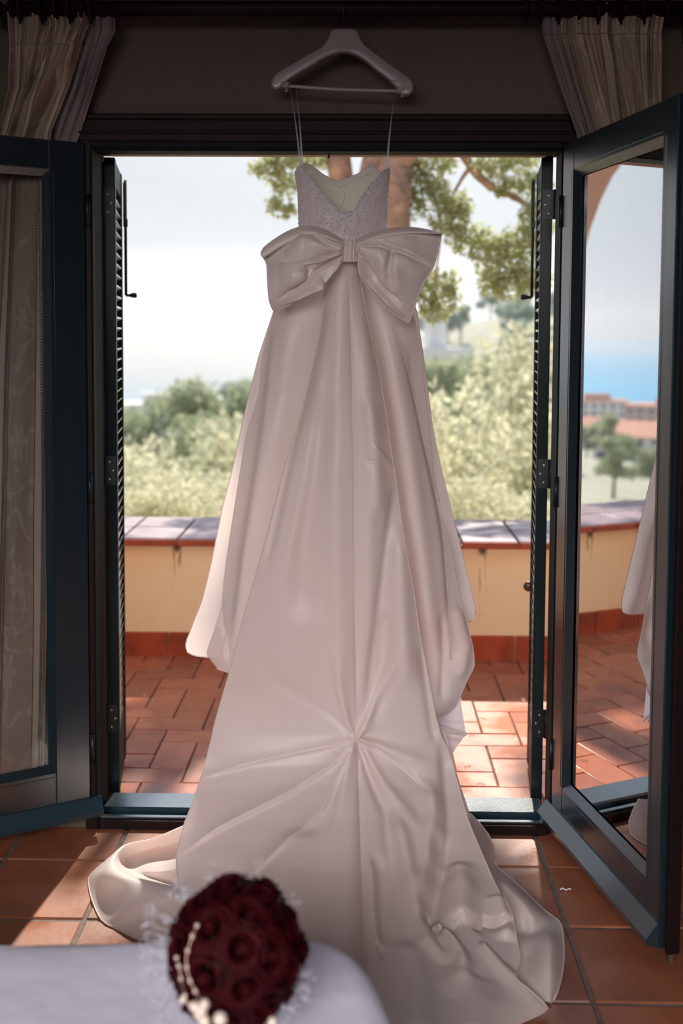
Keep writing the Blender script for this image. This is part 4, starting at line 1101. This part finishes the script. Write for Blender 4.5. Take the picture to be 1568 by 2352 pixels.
for k, (dn_, dz) in enumerate(prof):
    if dn_ < -.2:
        f_ = {-.9: .0, -.5: .45, -.25: .78}[dn_]; q = ctr + (oc - ctr) * f_
    else: q = oc + nrm * dn_
    w_ = .010 * np.sin(np.arange(220) * .35) * np.clip(-dz / .4, 0, 1)
    P[k, :, :2] = q + nrm * w_[:, None]; P[k, :, 2] = BZ + dz + (.004 * np.sin(q[:, 0] * 11 + q[:, 1] * 5) * np.sin(q[:, 1] * 13 - q[:, 0] * 3) if dz > -.01 else 0)
bed = empty('bed', (-.75, -2.4, 0)); tag(bed, 'bed end with a plain white bedspread in the near left foreground', 'bed')
o = obj('bedspread', raw_mesh('bedspread', P, grid_faces(len(prof), 220), M_bed, True), bed); o.location = (.75, 2.4, 0)
MB().box(-1.2, .62, -.9, .75, .16, .47, .03).build('mattress', mat('mattress_ticking', (.7, .7, .72), .8), bed)
for x_, y_ in ((-1.1, .65), (.52, .65), (-1.1, -.8), (.52, -.8)): MB().box(x_ - .03, x_ + .03, y_ - .03, y_ + .03, 0, .17, .004).build('leg', M_frame, bed)

# ================================================================== BOUQUET
M_rose = mat('velvet_rose', (.042, .0005, .0035), .7, spec=.15, noise=(40, .5, (.018, .0003, .002)), sheen=.0, vary=.25)
add_translucency(M_rose, (.14, .002, .006), .15)
M_leaf = mat('rose_leaf', (.02, .05, .02), .5)
M_gyp = mat('gypsophila', (.78, .80, .86), .8); add_translucency(M_gyp, (.8, .82, .86), .3)
M_pearl = mat('pearl', (.78, .68, .56), .22, spec=.7, coat=.6)
M_gold = mat('pale_gold_wire', (.65, .42, .32), .3, metallic=.8)
BC = pf(543, 2184, .645); BR_ = .124
BC = BC + np.array([0, -.0, 0])
view = CAM_C - BC; view /= np.linalg.norm(view)
bq = empty('bridal_bouquet', tuple(BC)); tag(bq, 'round bridal bouquet of dark red roses lying on the bed corner', 'bouquet')
def petal_mesh(w, h, cup, curl_, seed):
    rg = np.random.default_rng(seed); nu, nv = 9, 8
    u = np.linspace(-1, 1, nu)[None]; v = np.linspace(0, 1, nv)[:, None]
    wid = w * np.sin(np.pi * np.clip(v * .72 + .12, 0, 1)) ** .8
    a = u * wid / cup                                       # wraps round a cylinder of radius cup
    r_ = cup * (.55 + .45 * v) + curl_ * np.clip(v - .72, 0, 1) ** 1.5 * 3.0
    x = r_ * np.sin(a); y = r_ * np.cos(a); z = h * v * (1 - .10 * u ** 2) - .002 * rg.random((nv, nu)) - curl_ * np.clip(v - .85, 0, 1) * 2
    P = np.stack([x, y, z + 0 * u], -1)
    return raw_mesh('petal', P, grid_faces(nv, nu), M_rose, True)
pm = [petal_mesh(.010, .021, .0060, .000, 1), petal_mesh(.016, .0225, .0105, .003, 2), petal_mesh(.023, .0215, .0165, .011, 3), petal_mesh(.027, .0185, .0225, .016, 4)]
core = MB().lathe([(.0001, 0), (.006, .0), (.0085, .008), (.006, .016), (.0035, .017), (.0001, .013)], (0, 0, 0), (0, 0, 1), 10).mesh('heart', M_rose)
proto = empty('rose'); proto.parent = bq
obj('heart', core, proto)
for k, (nn, off) in enumerate(((3, .2), (4, .9), (5, .4), (5, 1.1))):
    for q_ in range(nn):
        p = obj('petal', pm[k], proto); p.rotation_euler = (0, 0, off + q_ * 2 * math.pi / nn + random.uniform(-.15, .15)); p.location = (0, 0, -.0016 * k)
        p.scale = (1, 1, random.uniform(.92, 1.08))
# rose positions: rings over a dome facing the photographer and slightly up
ax = Vector(view) ; ax.normalize(); e1 = ax.orthogonal().normalized(); e1 = Vector((1, 0, 0)) - ax * ax.x; e1.normalize(); e2 = ax.cross(e1)
spots = [(0, 0)]
for ring, (n_, th_) in enumerate(((5, 31), (9, 60), (11, 86))):
    for q_ in range(n_): spots.append((math.radians(th_ + random.uniform(-3, 3)), 2 * math.pi * (q_ + .5 * (ring % 2)) / n_ + random.uniform(-.1, .1)))
rr_ = BR_ - .034
for k, (th_, ph_) in enumerate(spots):
    if k == 0: th_, ph_ = .08, .5
    dr = ax * math.cos(th_) + (e1 * math.cos(ph_) + e2 * math.sin(ph_)) * math.sin(th_)
    o = proto if k == 0 else copy_tree(proto, bq)
    pos = dr * (rr_ + random.uniform(-.004, .005)); pos.z *= .98
    o.location = pos; s_ = random.uniform(.94, 1.1) * 1.32; o.scale = (s_, s_, s_)
    o.rotation_euler = (dr.to_track_quat('Z', 'Y') @ Matrix.Rotation(random.uniform(0, 6.28), 3, 'Z').to_quaternion()).to_euler()
# dark inner ball of leaves, stems and baby's breath
MB().lathe([(.0001, -.075), (.045, -.06), (.075, -.02), (.078, .02), (.06, .055), (.03, .07), (.0001, .075)], (0, 0, 0), tuple(ax), 20).build('foliage_core', M_leaf, bq)
st = MB()
for k in range(9):
    a = k * .7; st.tube([(.01 * math.cos(a), .01 * math.sin(a), -.02), tuple(-ax * .10 + Vector((.012 * math.cos(a), .0, -.03 + .010 * math.sin(a)))), tuple(-ax * .20 + Vector((.02 * math.cos(a), -.0, .015 + .012 * math.sin(a))))], .003, 6)
st.build('stems', M_leaf, bq)
V = []; Fc = []; sp_ = MB(); k = 0
for q_ in range(85):
    ph_ = random.choice([random.gauss(math.pi, .55), random.uniform(0, 6.283), random.gauss(-1.0, .35)]); th_ = math.radians(random.uniform(78, 104))
    dr = ax * math.cos(th_) + (e1 * math.cos(ph_) + e2 * math.sin(ph_)) * math.sin(th_)
    left = math.cos(ph_) < -.4
    R0 = BR_ + random.uniform(-.01, .012 + (.022 if left else 0.0)); c_ = dr * R0
    sp_.tube([tuple(dr * (BR_ * .6)), tuple(c_)], .0005, 3)
    for z_ in range(9):
        V.append(iv * random.uniform(.0010, .0022) + np.array(c_) + RNG.normal(0, .0055, 3)); Fc.append(ifc + 12 * k); k += 1
V = np.concatenate(V); V[:, 2] = np.maximum(V[:, 2], BZ + .004 - BC[2])
o = obj('gypsophila', raw_mesh('gypsophila', V, np.concatenate(Fc), M_gyp, True), bq); o['kind'] = 'stuff'; o['label'] = "white baby's breath sprigs"
sp_.build('sprig_stems', M_gyp, bq)['kind'] = 'stuff'
def on_dome(px, py, lift=.0):
    v = _rays(px, py); v = v / np.linalg.norm(v); oc_ = CAM_C - BC; b_ = oc_ @ v; c_ = oc_ @ oc_ - (BR_ + .004 + lift) ** 2; disc = b_ * b_ - c_
    t = -b_ - math.sqrt(max(disc, 0)); return CAM_C + v * t - BC
for pts in ([(455, 2120), (440, 2155), (428, 2200), (432, 2240), (445, 2270), (462, 2300)], [(404, 2195), (412, 2225), (418, 2260), (430, 2300), (460, 2322)]):
    q = curve_xy([tuple(on_dome(*p)) for p in pts], 26)
    wire = MB().tube([tuple(p) for p in q], .0009, 5).build('jewel_wire', M_gold, bq)
    for k in range(1, 25, 4):
        MB().lathe([(.0001, -.0035), (.0025, -.0025), (.0035, 0), (.0025, .0025), (.0001, .0035)], tuple(q[k]), (0, 0, 1), 8).build('bead', M_pearl, wire)
for p, r_ in (((448, 2312), .0085), ((462, 2322), .0095), ((470, 2306), .008), ((456, 2330), .008), ((470, 2345), .009), ((506, 2340), .011), ((626, 2347), .008), ((420, 2296), .006)):
    c_ = on_dome(*p); MB().lathe([(.0001, -r_)] + [(r_ * math.sin(a), -r_ * math.cos(a)) for a in np.linspace(.4, 2.74, 7)] + [(.0001, r_)], tuple(c_), (0, 0, 1), 12).build('pearl', M_pearl, bq)
# ================================================================== LAND, SEA
SEA_Z = -42.0
def ground_z(x, y):
    """hillside: falls from the terrace to the shore, with a wooded ridge ahead and to the right"""
    x = np.asarray(x, float); y = np.asarray(y, float)
    d = np.hypot(x, y)
    z = -3.2 - 5.0 * (1 - np.exp(-np.maximum(d - 3, 0) / 22.0)) - np.clip((d - 30) / 480, 0, 1) * 34.5
    a = np.degrees(np.arctan2(x, y + 3.4))
    ridge = np.exp(-((a - 9) / 13.3) ** 2) * np.exp(-((d - 210) / 70.0) ** 2) * 27 + np.exp(-((a - 30) / 12.0) ** 2) * np.exp(-((d - 300) / 90.0) ** 2) * 80
    z = z + ridge + 1.2 * np.sin(x / 17.0) * np.cos(y / 23.0) * np.clip(d / 60, 0, 1)
    shore = 560 + 30 * np.sin(a / 9.0)
    z = np.where(d > shore, np.minimum(z, SEA_Z - .5 - (d - shore) * .02), z)
    return z
ys_ = np.r_[np.linspace(2.45, 40, 40), np.linspace(42, 200, 60), np.linspace(205, 720, 80)]
as_ = np.radians(np.linspace(-75, 75, 150))
Dg = ys_[:, None] / np.cos(np.clip(as_, -1.25, 1.25))[None] ** .55
X_ = Dg * np.sin(as_)[None] ; Y_ = np.maximum(Dg * np.cos(as_)[None], 2.45)
Z_ = ground_z(X_, Y_)
M_ground = mat('dry_hillside', (.30, .30, .20), .95, noise=(.35, .9, (.42, .38, .30)), coord='Object')
structure(obj('hillside_ground', raw_mesh('hillside_ground', np.stack([X_, Y_, Z_], -1), grid_faces(len(ys_), 150), M_ground, True)), 'wooded hillside falling to the shore')
M_sea = bpy.data.materials.new('sea_water'); M_sea.use_nodes = True
b_ = M_sea.node_tree.nodes['Principled BSDF']; b_.inputs['Base Color'].default_value = (.06, .33, .52, 1); b_.inputs['Roughness'].default_value = .5; b_.inputs['IOR'].default_value = 1.33
n_, l_ = M_sea.node_tree.nodes, M_sea.node_tree.links
t_ = n_.new('ShaderNodeTexCoord'); mp_ = n_.new('ShaderNodeMapping'); mp_.inputs['Scale'].default_value = (.004, .012, 1); nz_ = n_.new('ShaderNodeTexNoise'); nz_.inputs['Scale'].default_value = 1; nz_.inputs['Detail'].default_value = 4
l_.new(t_.outputs['Object'], mp_.inputs[0]); l_.new(mp_.outputs[0], nz_.inputs['Vector'])
mx_ = n_.new('ShaderNodeMix'); mx_.data_type = 'RGBA'; mx_.inputs[6].default_value = (.03, .24, .43, 1); mx_.inputs[7].default_value = (.10, .36, .50, 1)
l_.new(nz_.outputs['Fac'], mx_.inputs[0]); l_.new(mx_.outputs[2], b_.inputs['Base Color'])
structure(MB().box(-30000, 30000, 300, 30000, SEA_Z - 1, SEA_Z).build('sea', M_sea), 'blue sea out to the horizon')
M_sand = mat('pale_beach', (.78, .70, .58), .9)
aa = np.radians(np.linspace(-60, 20, 60)); dd = 560 + 30 * np.sin(np.degrees(aa) / 9.0)
Pb_ = np.stack([np.stack([(dd + k) * np.sin(aa), (dd + k) * np.cos(aa), np.full(60, SEA_Z + h_)], -1) for k, h_ in ((-80, 3.2), (-30, 2.2), (8, .25), (26, -.4))])
structure(obj('beach', raw_mesh('beach', Pb_, grid_faces(4, 60), M_sand, True)), 'pale strip of beach along the shore')

# ================================================================== FOLIAGE
def leaf_mat(name, c1, c2, trans, tc_, scale=1.2):
    m = mat(name, c1, .6, noise=(scale, 1.0, c2)); add_translucency(m, tc_, trans); return m
M_pine = leaf_mat('pine_needles', (.24, .27, .13), (.42, .42, .26), .45, (.66, .68, .36), 1.6)
M_bright = leaf_mat('bright_pine', (.38, .39, .21), (.78, .70, .55), .42, (.80, .78, .56), 1.5)  # second leaf tone paints in cream sunlit highlights
M_dark = leaf_mat('holm_oak', (.27, .32, .20), (.50, .50, .36), .35, (.55, .60, .36), .9)
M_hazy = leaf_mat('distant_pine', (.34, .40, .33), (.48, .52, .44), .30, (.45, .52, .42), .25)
M_bark = mat('pine_bark', (.58, .36, .26), .9, noise=(9, .9, (.26, .17, .14)), bump=(18, .9, .03))
M_bark2 = mat('grey_bark', (.28, .22, .19), .9, noise=(12, .8, (.14, .10, .09)), bump=(22, .7, .02))
def leaf_cloud(name, blobs, n, size, m, parent=None, seed=0, tuft=5, elong=2.6, me_only=False):
    """n tufts of thin leaf blades spread over ellipsoids (x,y,z,rx,ry,rz), denser near their surface"""
    rg = np.random.default_rng(seed); B = np.array(blobs, float); w = (B[:, 3] * B[:, 4] * B[:, 5]) ** .67; w /= w.sum()
    ix = rg.choice(len(B), n, p=w); d = rg.normal(size=(n, 3)); d /= np.linalg.norm(d, axis=1)[:, None]
    r = rg.random(n) ** .45
    c = B[ix, :3] + d * r[:, None] * B[ix, 3:6]
    c = np.repeat(c, tuft, 0); d = np.repeat(d, tuft, 0)
    k = len(c); a = rg.normal(size=(k, 3)) + d * .6; a /= np.linalg.norm(a, axis=1)[:, None]
    b = np.cross(a, rg.normal(size=(k, 3))); b /= np.linalg.norm(b, axis=1)[:, None]
    L = size * rg.uniform(.6, 1.3, k)[:, None]; W = L / elong
    P = np.stack([c, c + a * L * .5 + b * W * .5, c + a * L, c + a * L * .5 - b * W * .5], 1).reshape(-1, 3)
    me = raw_mesh(name, P, np.arange(k * 4).reshape(-1, 4), m, False)
    return me if me_only else obj(name, me, parent)
def crown_blobs(rg, n, R, H, base, squash=.7, r0=.35):
    out = []
    for k in range(n):
        t = rg.random(); a = rg.uniform(0, 6.283); rad = R * math.sqrt(rg.random()) * (1 - .35 * t)
        q = r0 * R * rg.uniform(.7, 1.3); out.append((rad * math.cos(a), rad * math.sin(a), base + H * t, q, q, q * squash))
    return out
def tree_proto(kind, m, R, H, base, nb_, n, size, seed, bark=M_bark2, trunk_r=.16, squash=.7, elong=2.6):
    rg = np.random.default_rng(seed); bl = crown_blobs(rg, nb_, R, H, base, squash)
    crown = leaf_cloud('crown', bl, n, size, m, seed=seed, elong=elong, me_only=True)
    tb = MB(); tb.tube([(0, 0, -1.0), (.08, 0, base * .4), (-.05, .05, base * .8), (.1, .0, base + H * .5)], [trunk_r * 1.2, trunk_r, trunk_r * .8, trunk_r * .35], 8)
    for q in bl[:6]: tb.tube([(0, 0, base * .75), ((q[0]) * .5, q[1] * .5, (base * .8 + q[2]) / 2), (q[0], q[1], q[2])], [trunk_r * .5, trunk_r * .35, trunk_r * .12], 6)
    return crown, tb.mesh('trunk', bark)
PR = {
    'bright': [tree_proto('b', M_bright, 2.6, 4.6, 1.4, 16, 6000, .13, s, squash=.8) for s in (1, 2)],
    'dark': [tree_proto('d', M_dark, 2.5, 3.0, 2.2, 14, 2300, .24, s) for s in (11, 12)],
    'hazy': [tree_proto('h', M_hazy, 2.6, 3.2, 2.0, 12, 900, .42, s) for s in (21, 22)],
}
def place_tree(kind, v, x, y, s, label, group, rz=None, dz=0.0, sz=1.0):
    crown, trunk = PR[kind][v]
    r = empty('tree', (x, y, float(ground_z(x, y)) + dz), rz if rz is not None else random.uniform(0, 6.28))
    r.scale = (s, s, s * sz); tag(r, label, 'tree', group)
    obj('crown', crown, r); obj('trunk', trunk, r); return r
def dirpt(px, d):
    v = _rays(px, 900.0); v = v / np.hypot(v[0], v[1]); return CAM_C[0] + v[0] * d, CAM_C[1] + v[1] * d
def tree_to(kind, v, px, py_top, d, s, label, group, sz=1.0):
    """a tree whose top stands at a given elevation; it grows from the slope below"""
    x, y = dirpt(px, d); H0 = {'bright': 6.7, 'dark': 5.9, 'hazy': 5.9}[kind]
    ztop = float(at(px, py_top, y)[2]); gz = float(ground_z(x, y))
    return place_tree(kind, v, x, y, s, label, group, dz=ztop - H0 * s * sz - gz, sz=sz)
G1 = 'bright pines on the slope beyond the terrace'
tree_to('bright', 0, 405, 905, 22, 1.05, 'bright yellow green pine left of the dress, seen above the parapet', G1, 1.25)
tree_to('bright', 1, 470, 1045, 13.5, .55, 'low sunlit pine crown just above the parapet left of the dress', G1, 1.0)
tree_to('bright', 0, 300, 1010, 15, .65, 'bright pine behind the left shutter', G1, 1.2)
tree_to('bright', 1, 360, 1080, 12, .42, 'small bright bush by the left shutter above the parapet', G1, 1.0)
tree_to('bright', 0, 1140, 735, 15, 1.0, 'tall bright olive pine filling the view right of the dress', G1, 1.35)
tree_to('bright', 1, 1010, 830, 17, .95, 'bright pine close to the right edge of the skirt', G1, 1.25)
tree_to('bright', 1, 1215, 690, 19, 1.1, 'bright pine partly behind the right shutter', G1, 1.3)
tree_to('bright', 0, 1090, 1060, 11, .42, 'low green bush just above the parapet right of the dress', G1, .9)
tree_to('bright', 0, 620, 980, 18, .9, 'bright pine mostly hidden behind the left of the skirt', G1, 1.2)
G2_ = 'darker round crowns on the slope'
tree_to('dark', 0, 500, 858, 45, 1.35, 'dark round crown on the skyline left of the skirt', G2_)
tree_to('dark', 1, 560, 930, 36, 1.15, 'dark crown touching the left edge of the skirt', G2_)
tree_to('dark', 0, 520, 1000, 28, .85, 'shaded crown below the dark skyline trees', G2_)
tree_to('dark', 1, 410, 880, 60, 1.5, 'small dark crown at the left end of the skyline', G2_)
tree_to('dark', 1, 1010, 790, 60, 1.6, 'grey green crown in the dip right of the skirt', G2_, 1.2)
tree_to('dark', 0, 600, 880, 70, 1.9, 'dark crown behind the left edge of the skirt', G2_)
G3_ = 'hazy trees on the far ridge'
rg = np.random.default_rng(5)
spots_ = []
def scatter(n, a0, a1, d0, d1, gap):
    out = []
    for _ in range(4000):
        if len(out) >= n: break
        a = rg.uniform(a0, a1); d = rg.uniform(d0, d1); x, y = d * math.sin(math.radians(a)), -3.4 + d * math.cos(math.radians(a))
        if all(math.hypot(x - p[0], y - p[1]) > gap for p in spots_): spots_.append((x, y)); out.append((x, y, d))
    return out
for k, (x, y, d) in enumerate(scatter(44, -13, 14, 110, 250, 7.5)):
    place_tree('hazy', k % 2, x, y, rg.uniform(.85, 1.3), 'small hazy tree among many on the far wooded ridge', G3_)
for k, (x, y, d) in enumerate(scatter(30, -46, -28, 70, 330, 10)):
    place_tree('dark' if d < 200 else 'hazy', k % 2, x, y, rg.uniform(.9, 1.4), 'tree on the lower slope between the town and the terrace', 'trees of the lower slope')

# ---- the big pine just beyond the terrace: two stems, arching boughs, hanging foliage
pine = empty('pine_tree', (.2, 4.2, -3.2)); tag(pine, 'large pine leaning over the terrace, reddish trunks behind the bodice', 'tree')
def pk(o): o.parent = pine; o.matrix_parent_inverse = Matrix.Translation(pine.location).inverted(); return o
YT = 4.3
def limb(pts, r, name='branch'):
    q = curve_xy([tuple(at(a, b, Y)) for a, b, Y in pts], 24); rs = np.interp(np.linspace(0, 1, 24), np.linspace(0, 1, len(r)), r)
    rs = rs * (1 + .08 * np.sin(np.arange(24) * 1.9))
    return pk(MB().tube([tuple(p) for p in q], list(rs), 12).build(name, M_bark))
base = [(860, 2300, 4.6), (870, 1500, 4.6), (880, 900, 4.55), (895, 560, 4.5)]
limb(base + [(905, 470, 4.45), (905, 400, 4.45), (925, 360, 4.4), (975, 310, 4.3), (1040, 240, 4.2)], [.22, .18, .14, .10, .085, .08, .08, .07, .05], 'trunk')
limb([(880, 620, 4.6), (862, 480, 4.6), (868, 400, 4.6), (885, 340, 4.6), (900, 220, 4.6), (930, 60, 4.5), (960, -250, 4.4)], [.11, .14, .17, .16, .14, .12, .06], 'trunk')
limb([(830, 700, 4.9), (800, 520, 4.8), (785, 420, 4.7), (776, 350, 4.7), (765, 200, 4.7), (740, -50, 4.6), (720, -300, 4.5)], [.10, .11, .10, .09, .09, .08, .05], 'trunk')
limb([(1060, 348, 4.4), (1090, 395, 4.4), (1130, 430, 4.4), (1175, 450, 4.4), (1210, 470, 4.4), (1260, 500, 4.4)], [.035, .032, .03, .024, .018, .01])
limb([(1040, 240, 4.2), (1050, 300, 4.3), (1060, 348, 4.4)], [.05, .042, .035])
limb([(1078, 385, 4.4), (1055, 420, 4.4), (1035, 470, 4.4), (1045, 560, 4.4)], [.018, .014, .010, .006])
limb([(740, -50, 4.6), (680, 120, 4.6), (640, 300, 4.6), (640, 400, 4.6)], [.06, .04, .025, .012])
limb([(905, 330, 4.6), (960, 380, 4.5), (1010, 500, 4.5), (1000, 640, 4.4)], [.03, .02, .015, .008])
def blob(px, py, Y, r, rz_=None, rx=None):
    p = at(px, py, Y); return (p[0], p[1], p[2], rx or r, r, rz_ or r * .7)
vis = [blob(610, 385, 4.6, .13, .08), blob(655, 370, 4.6, .16, .09), blob(650, 420, 4.7, .12, .08), blob(690, 360, 4.7, .14, .08), blob(640, 470, 4.6, .10, .09), blob(660, 490, 4.6, .08, .06), blob(705, 420, 4.7, .09, .12), blob(730, 370, 4.7, .1, .06),
       blob(960, 380, 4.5, .14, .12), blob(985, 430, 4.5, .16, .12), blob(1020, 370, 4.5, .12, .1), blob(950, 470, 4.5, .1, .14), blob(1030, 500, 4.4, .16, .14), blob(1060, 545, 4.4, .13, .12), blob(1045, 470, 4.4, .14, .1),
       blob(1120, 380, 4.4, .16, .1), blob(1190, 365, 4.4, .18, .1), blob(1160, 430, 4.4, .13, .08), blob(1225, 420, 4.4, .15, .1), blob(1110, 560, 4.3, .15, .13), blob(1150, 600, 4.3, .2, .18), blob(1200, 560, 4.3, .18, .16), blob(1180, 660, 4.3, .16, .12),
       blob(1220, 640, 4.3, .16, .14), blob(1130, 650, 4.3, .10, .10), blob(1230, 500, 4.3, .14, .14), blob(990, 655, 4.5, .12, .13), blob(1020, 690, 4.5, .13, .12), blob(1000, 720, 4.5, .10, .07), blob(1035, 650, 4.5, .08, .1), blob(975, 700, 4.5, .08, .10)]
o = pk(leaf_cloud('foliage', vis, 3300, .045, M_pine, seed=31, tuft=6, elong=3.2))
o['kind'] = 'stuff'; o['label'] = 'hanging clumps of needles'
# unseen rest of its crown, shaped to place sun and shade below
rg = np.random.default_rng(9); top = []
SD = np.array(SUN_DIR)
def ray_gap(c, T):                              # how far a bough is from the sun ray that reaches T
    w_ = np.array(c) - np.array(T); return float(np.linalg.norm(w_ - SD * (w_ @ SD)))
gaps = [((-.80, -.05, 0), .22), ((-.72, -.35, 0), .24), ((-.80, -.75, 0), .24), ((-.70, -1.1, 0), .2), ((.56, 1.12, 0), .14), ((.75, 1.05, 0), .14), ((.50, .78, 0), .10), ((.62, .70, 0), .10), ((.66, -.12, 0), .10), ((.85, -.5, 0), .12),
        ((.4, 2.2, .6), .12), ((.75, 2.3, .6), .12), ((-1.1, 2.2, .6), .10)]  # sun paths left open so these spots stay lit
for k in range(60):
    x = rg.uniform(-1.8, 2.6); y = rg.uniform(2.6, 6.6); z = rg.uniform(4.2, 6.6)
    q = rg.uniform(.26, .50)
    if all(ray_gap((x, y, z), T) > g_ + q * .85 for T, g_ in gaps): top.append((x, y, z, q, q, q * .6))
for k in range(60):                             # leaf clumps added out of view to keep the sun off the dress
    T = (rg.uniform(-.35, .45), -.2, rg.uniform(.1, 1.9)); s_ = (rg.uniform(4.3, 5.6) - T[2]) / SD[2]; c_ = np.array(T) + SD * s_; q = rg.uniform(.16, .26)
    if all(ray_gap(c_, T_) > g_ + q * .9 for T_, g_ in gaps): top.append((*c_, q, q, q * .7))
for k in range(15):                             # more clumps added to shade the left half of the terrace
    T = (rg.uniform(-1.1, -.3), rg.uniform(.35, 1.5), 0); s_ = rg.uniform(5.2, 6.8) / SD[2]; c_ = np.array(T) + SD * s_; q = rg.uniform(.16, .24)
    if all(ray_gap(c_, T_) > g_ + q * .9 for T_, g_ in gaps): top.append((*c_, q, q, q * .7))
o = pk(leaf_cloud('crown', top, 12000, .10, M_pine, seed=33, tuft=5, elong=2.6)); o['kind'] = 'stuff'

# ================================================================== BUILDINGS
M_wh = mat('white_render', (.80, .76, .72), .8); M_pink = mat('pink_render', (.62, .42, .38), .8); M_roof = mat('roof_tiles', (.62, .30, .20), .85, noise=(2, .6, (.5, .24, .17))); M_win = mat('dark_window', (.10, .12, .16), .25)
def building(label, az, d, w_, h_, dep, storeys, bays, m, zbase=None, roof='flat', turn=0.0, group='blocks of the seaside town', rm=None):
    a = math.radians(az); x, y = d * math.sin(a), d * math.cos(a) - 3.4
    gz = float(ground_z(x, y)) - .5 if zbase is None else zbase
    r = empty('apartment_block' if storeys > 2 else 'house', (x, y, gz), -a + math.radians(turn)); tag(r, label, 'building', group)
    MB().box(-w_ / 2, w_ / 2, 0, dep, 0, h_).build('wall', m, r)
    if roof == 'flat': MB().box(-w_ / 2 - .5, w_ / 2 + .5, -.5, dep + .5, h_, h_ + .8).box(-w_ / 4, w_ / 6, dep * .3, dep * .7, h_ + .8, h_ + 3.2).build('roof', rm or M_roof, r)
    else: MB().prism([(-.8, h_), (dep + .8, h_), (dep / 2, h_ + dep * .28)], 0, -w_ / 2 - .6, w_ / 2 + .6).build('roof', M_roof, r)
    sh = h_ / storeys; bw = w_ / bays
    wm = MB().box(-bw * .26, bw * .26, -.12, .05, -sh * .28, sh * .28).mesh('window', M_win)
    for s_ in range(storeys):
        for b in range(bays):
            o = obj('window', wm, r); o.location = (-w_ / 2 + (b + .5) * bw, 0, (s_ + .5) * sh)
        if storeys > 2: MB().box(-w_ / 2 + .6, w_ / 2 - .6, -1.3, 0, s_ * sh - .15, s_ * sh + .75).build('balcony', m, r)
building('long pink and white apartment block near the beach, seen mirrored in the right pane', -40.6, 380, 30, 12, 14, 4, 8, M_pink, turn=12)
building('white apartment block in front of the beach, mirrored in the right pane', -36.9, 440, 26, 13, 12, 4, 7, M_wh)
building('low white block at the left end of the mirrored town', -33.2, 450, 26, 9, 12, 3, 8, M_wh, turn=-6)
building('pink hotel block behind the mirrored pines', -45.5, 350, 24, 17, 14, 5, 7, M_pink)
building('red roofed villa among the mirrored trees', -38.3, 190, 13, 5, 9, 2, 4, M_wh, roof='gable', group='villas on the slope', turn=15)
building('small pale villa at the foot of the mirrored slope', -36.4, 230, 11, 5, 8, 2, 3, M_wh, roof='gable', group='villas on the slope', turn=-10)
building('white villa roof glimpsed right of the skirt above the trees', 4.75, 82, 3.0, 2.2, 5, 1, 3, M_wh, zbase=-2.2, roof='flat', group='villas on the slope', turn=20, rm=M_wh)
building('pale house low among hazy trees by the left shutter', -10.6, 260, 22, 8, 10, 2, 6, M_wh, zbase=-24, roof='flat', group='villas on the slope', rm=M_wh)
building('pale house on the hazy skyline left of the dress', -8.6, 300, 20, 9, 10, 2, 6, M_wh, zbase=-26, roof='flat', group='villas on the slope', rm=M_wh)

# garden gateway with an arch, standing beyond the left end of the terrace (seen only in the mirroring pane)
M_arch = mat('brown_render', (.42, .24, .17), .9, bump=(6, .3, .02))
def reflected(px, py, Y):
    """where the sight line through a pixel of the right pane lands on the plane Y after the mirror"""
    a = math.radians(-77.7); t = np.array([math.cos(a), math.sin(a), 0]); nrm_ = np.array([-t[1], t[0], 0]); H = np.array([.640, -.034, 0])
    v = _rays(float(px), float(py)); s = ((H - CAM_C) @ nrm_) / (v @ nrm_); hit = CAM_C + v * s; v2 = v - 2 * (v @ nrm_) * nrm_
    return hit + v2 * ((Y - hit[1]) / v2[1])
ya = 5.2
prof_ = [reflected(a, b, ya) for a, b in ((1318, 640), (1328, 585), (1346, 520), (1368, 460), (1395, 405), (1432, 355), (1480, 310), (1560, 270))]
xs_ = [p[0] for p in prof_]; zs_ = [p[2] for p in prof_]
print('pier', xs_[0])
poly = [(xs_[0] + .02, -4.0)] + [(a, b) for a, b in zip(xs_, zs_)] + [(xs_[-1] - 1.2, zs_[-1] + .05), (xs_[-1] - 1.2, zs_[-1] + .7), (xs_[0] + .22, zs_[-1] + .7), (xs_[0] + .22, -4.0)]
gate = structure(MB().prism(poly, 1, ya, ya + .35).build('garden_arch', M_arch), 'brown rendered arch beyond the terrace')

# sea haze over the coast
M_haze = bpy.data.materials.new('sea_haze'); M_haze.use_nodes = True
hn = M_haze.node_tree.nodes; hl = M_haze.node_tree.links; hn.remove(hn['Principled BSDF'])
vs_ = hn.new('ShaderNodeVolumeScatter'); vs_.inputs['Color'].default_value = (.93, .96, 1, 1); vs_.inputs['Density'].default_value = .00042; vs_.inputs['Anisotropy'].default_value = .45
hl.new(vs_.outputs[0], next(x for x in hn if x.type == 'OUTPUT_MATERIAL').inputs['Volume'])
hz = MB().box(-2500, 1500, 22, 3500, SEA_Z + .5, 90).build('haze', M_haze); tag(hz, 'thin pale haze over the coast and the sea', 'haze', None, 'stuff')
M_mist = M_haze.copy(); M_mist.name = 'added_mist'  # denser copy, added to wash out the sea in direct view
next(x for x in M_mist.node_tree.nodes if x.type == 'VOLUME_SCATTER').inputs['Density'].default_value = .0033
pts_ = [(d * math.sin(math.radians(a)), d * math.cos(math.radians(a))) for a, d in ((-21, 480), (-21, 2600), (0, 2600), (20, 2600), (20, 480), (0, 430))]
mk = MB().prism(pts_, 2, SEA_Z + .8, 40).build('added_mist', M_mist); tag(mk, 'mist added to whiten the sea behind the left hillside', 'mist', None, 'stuff')
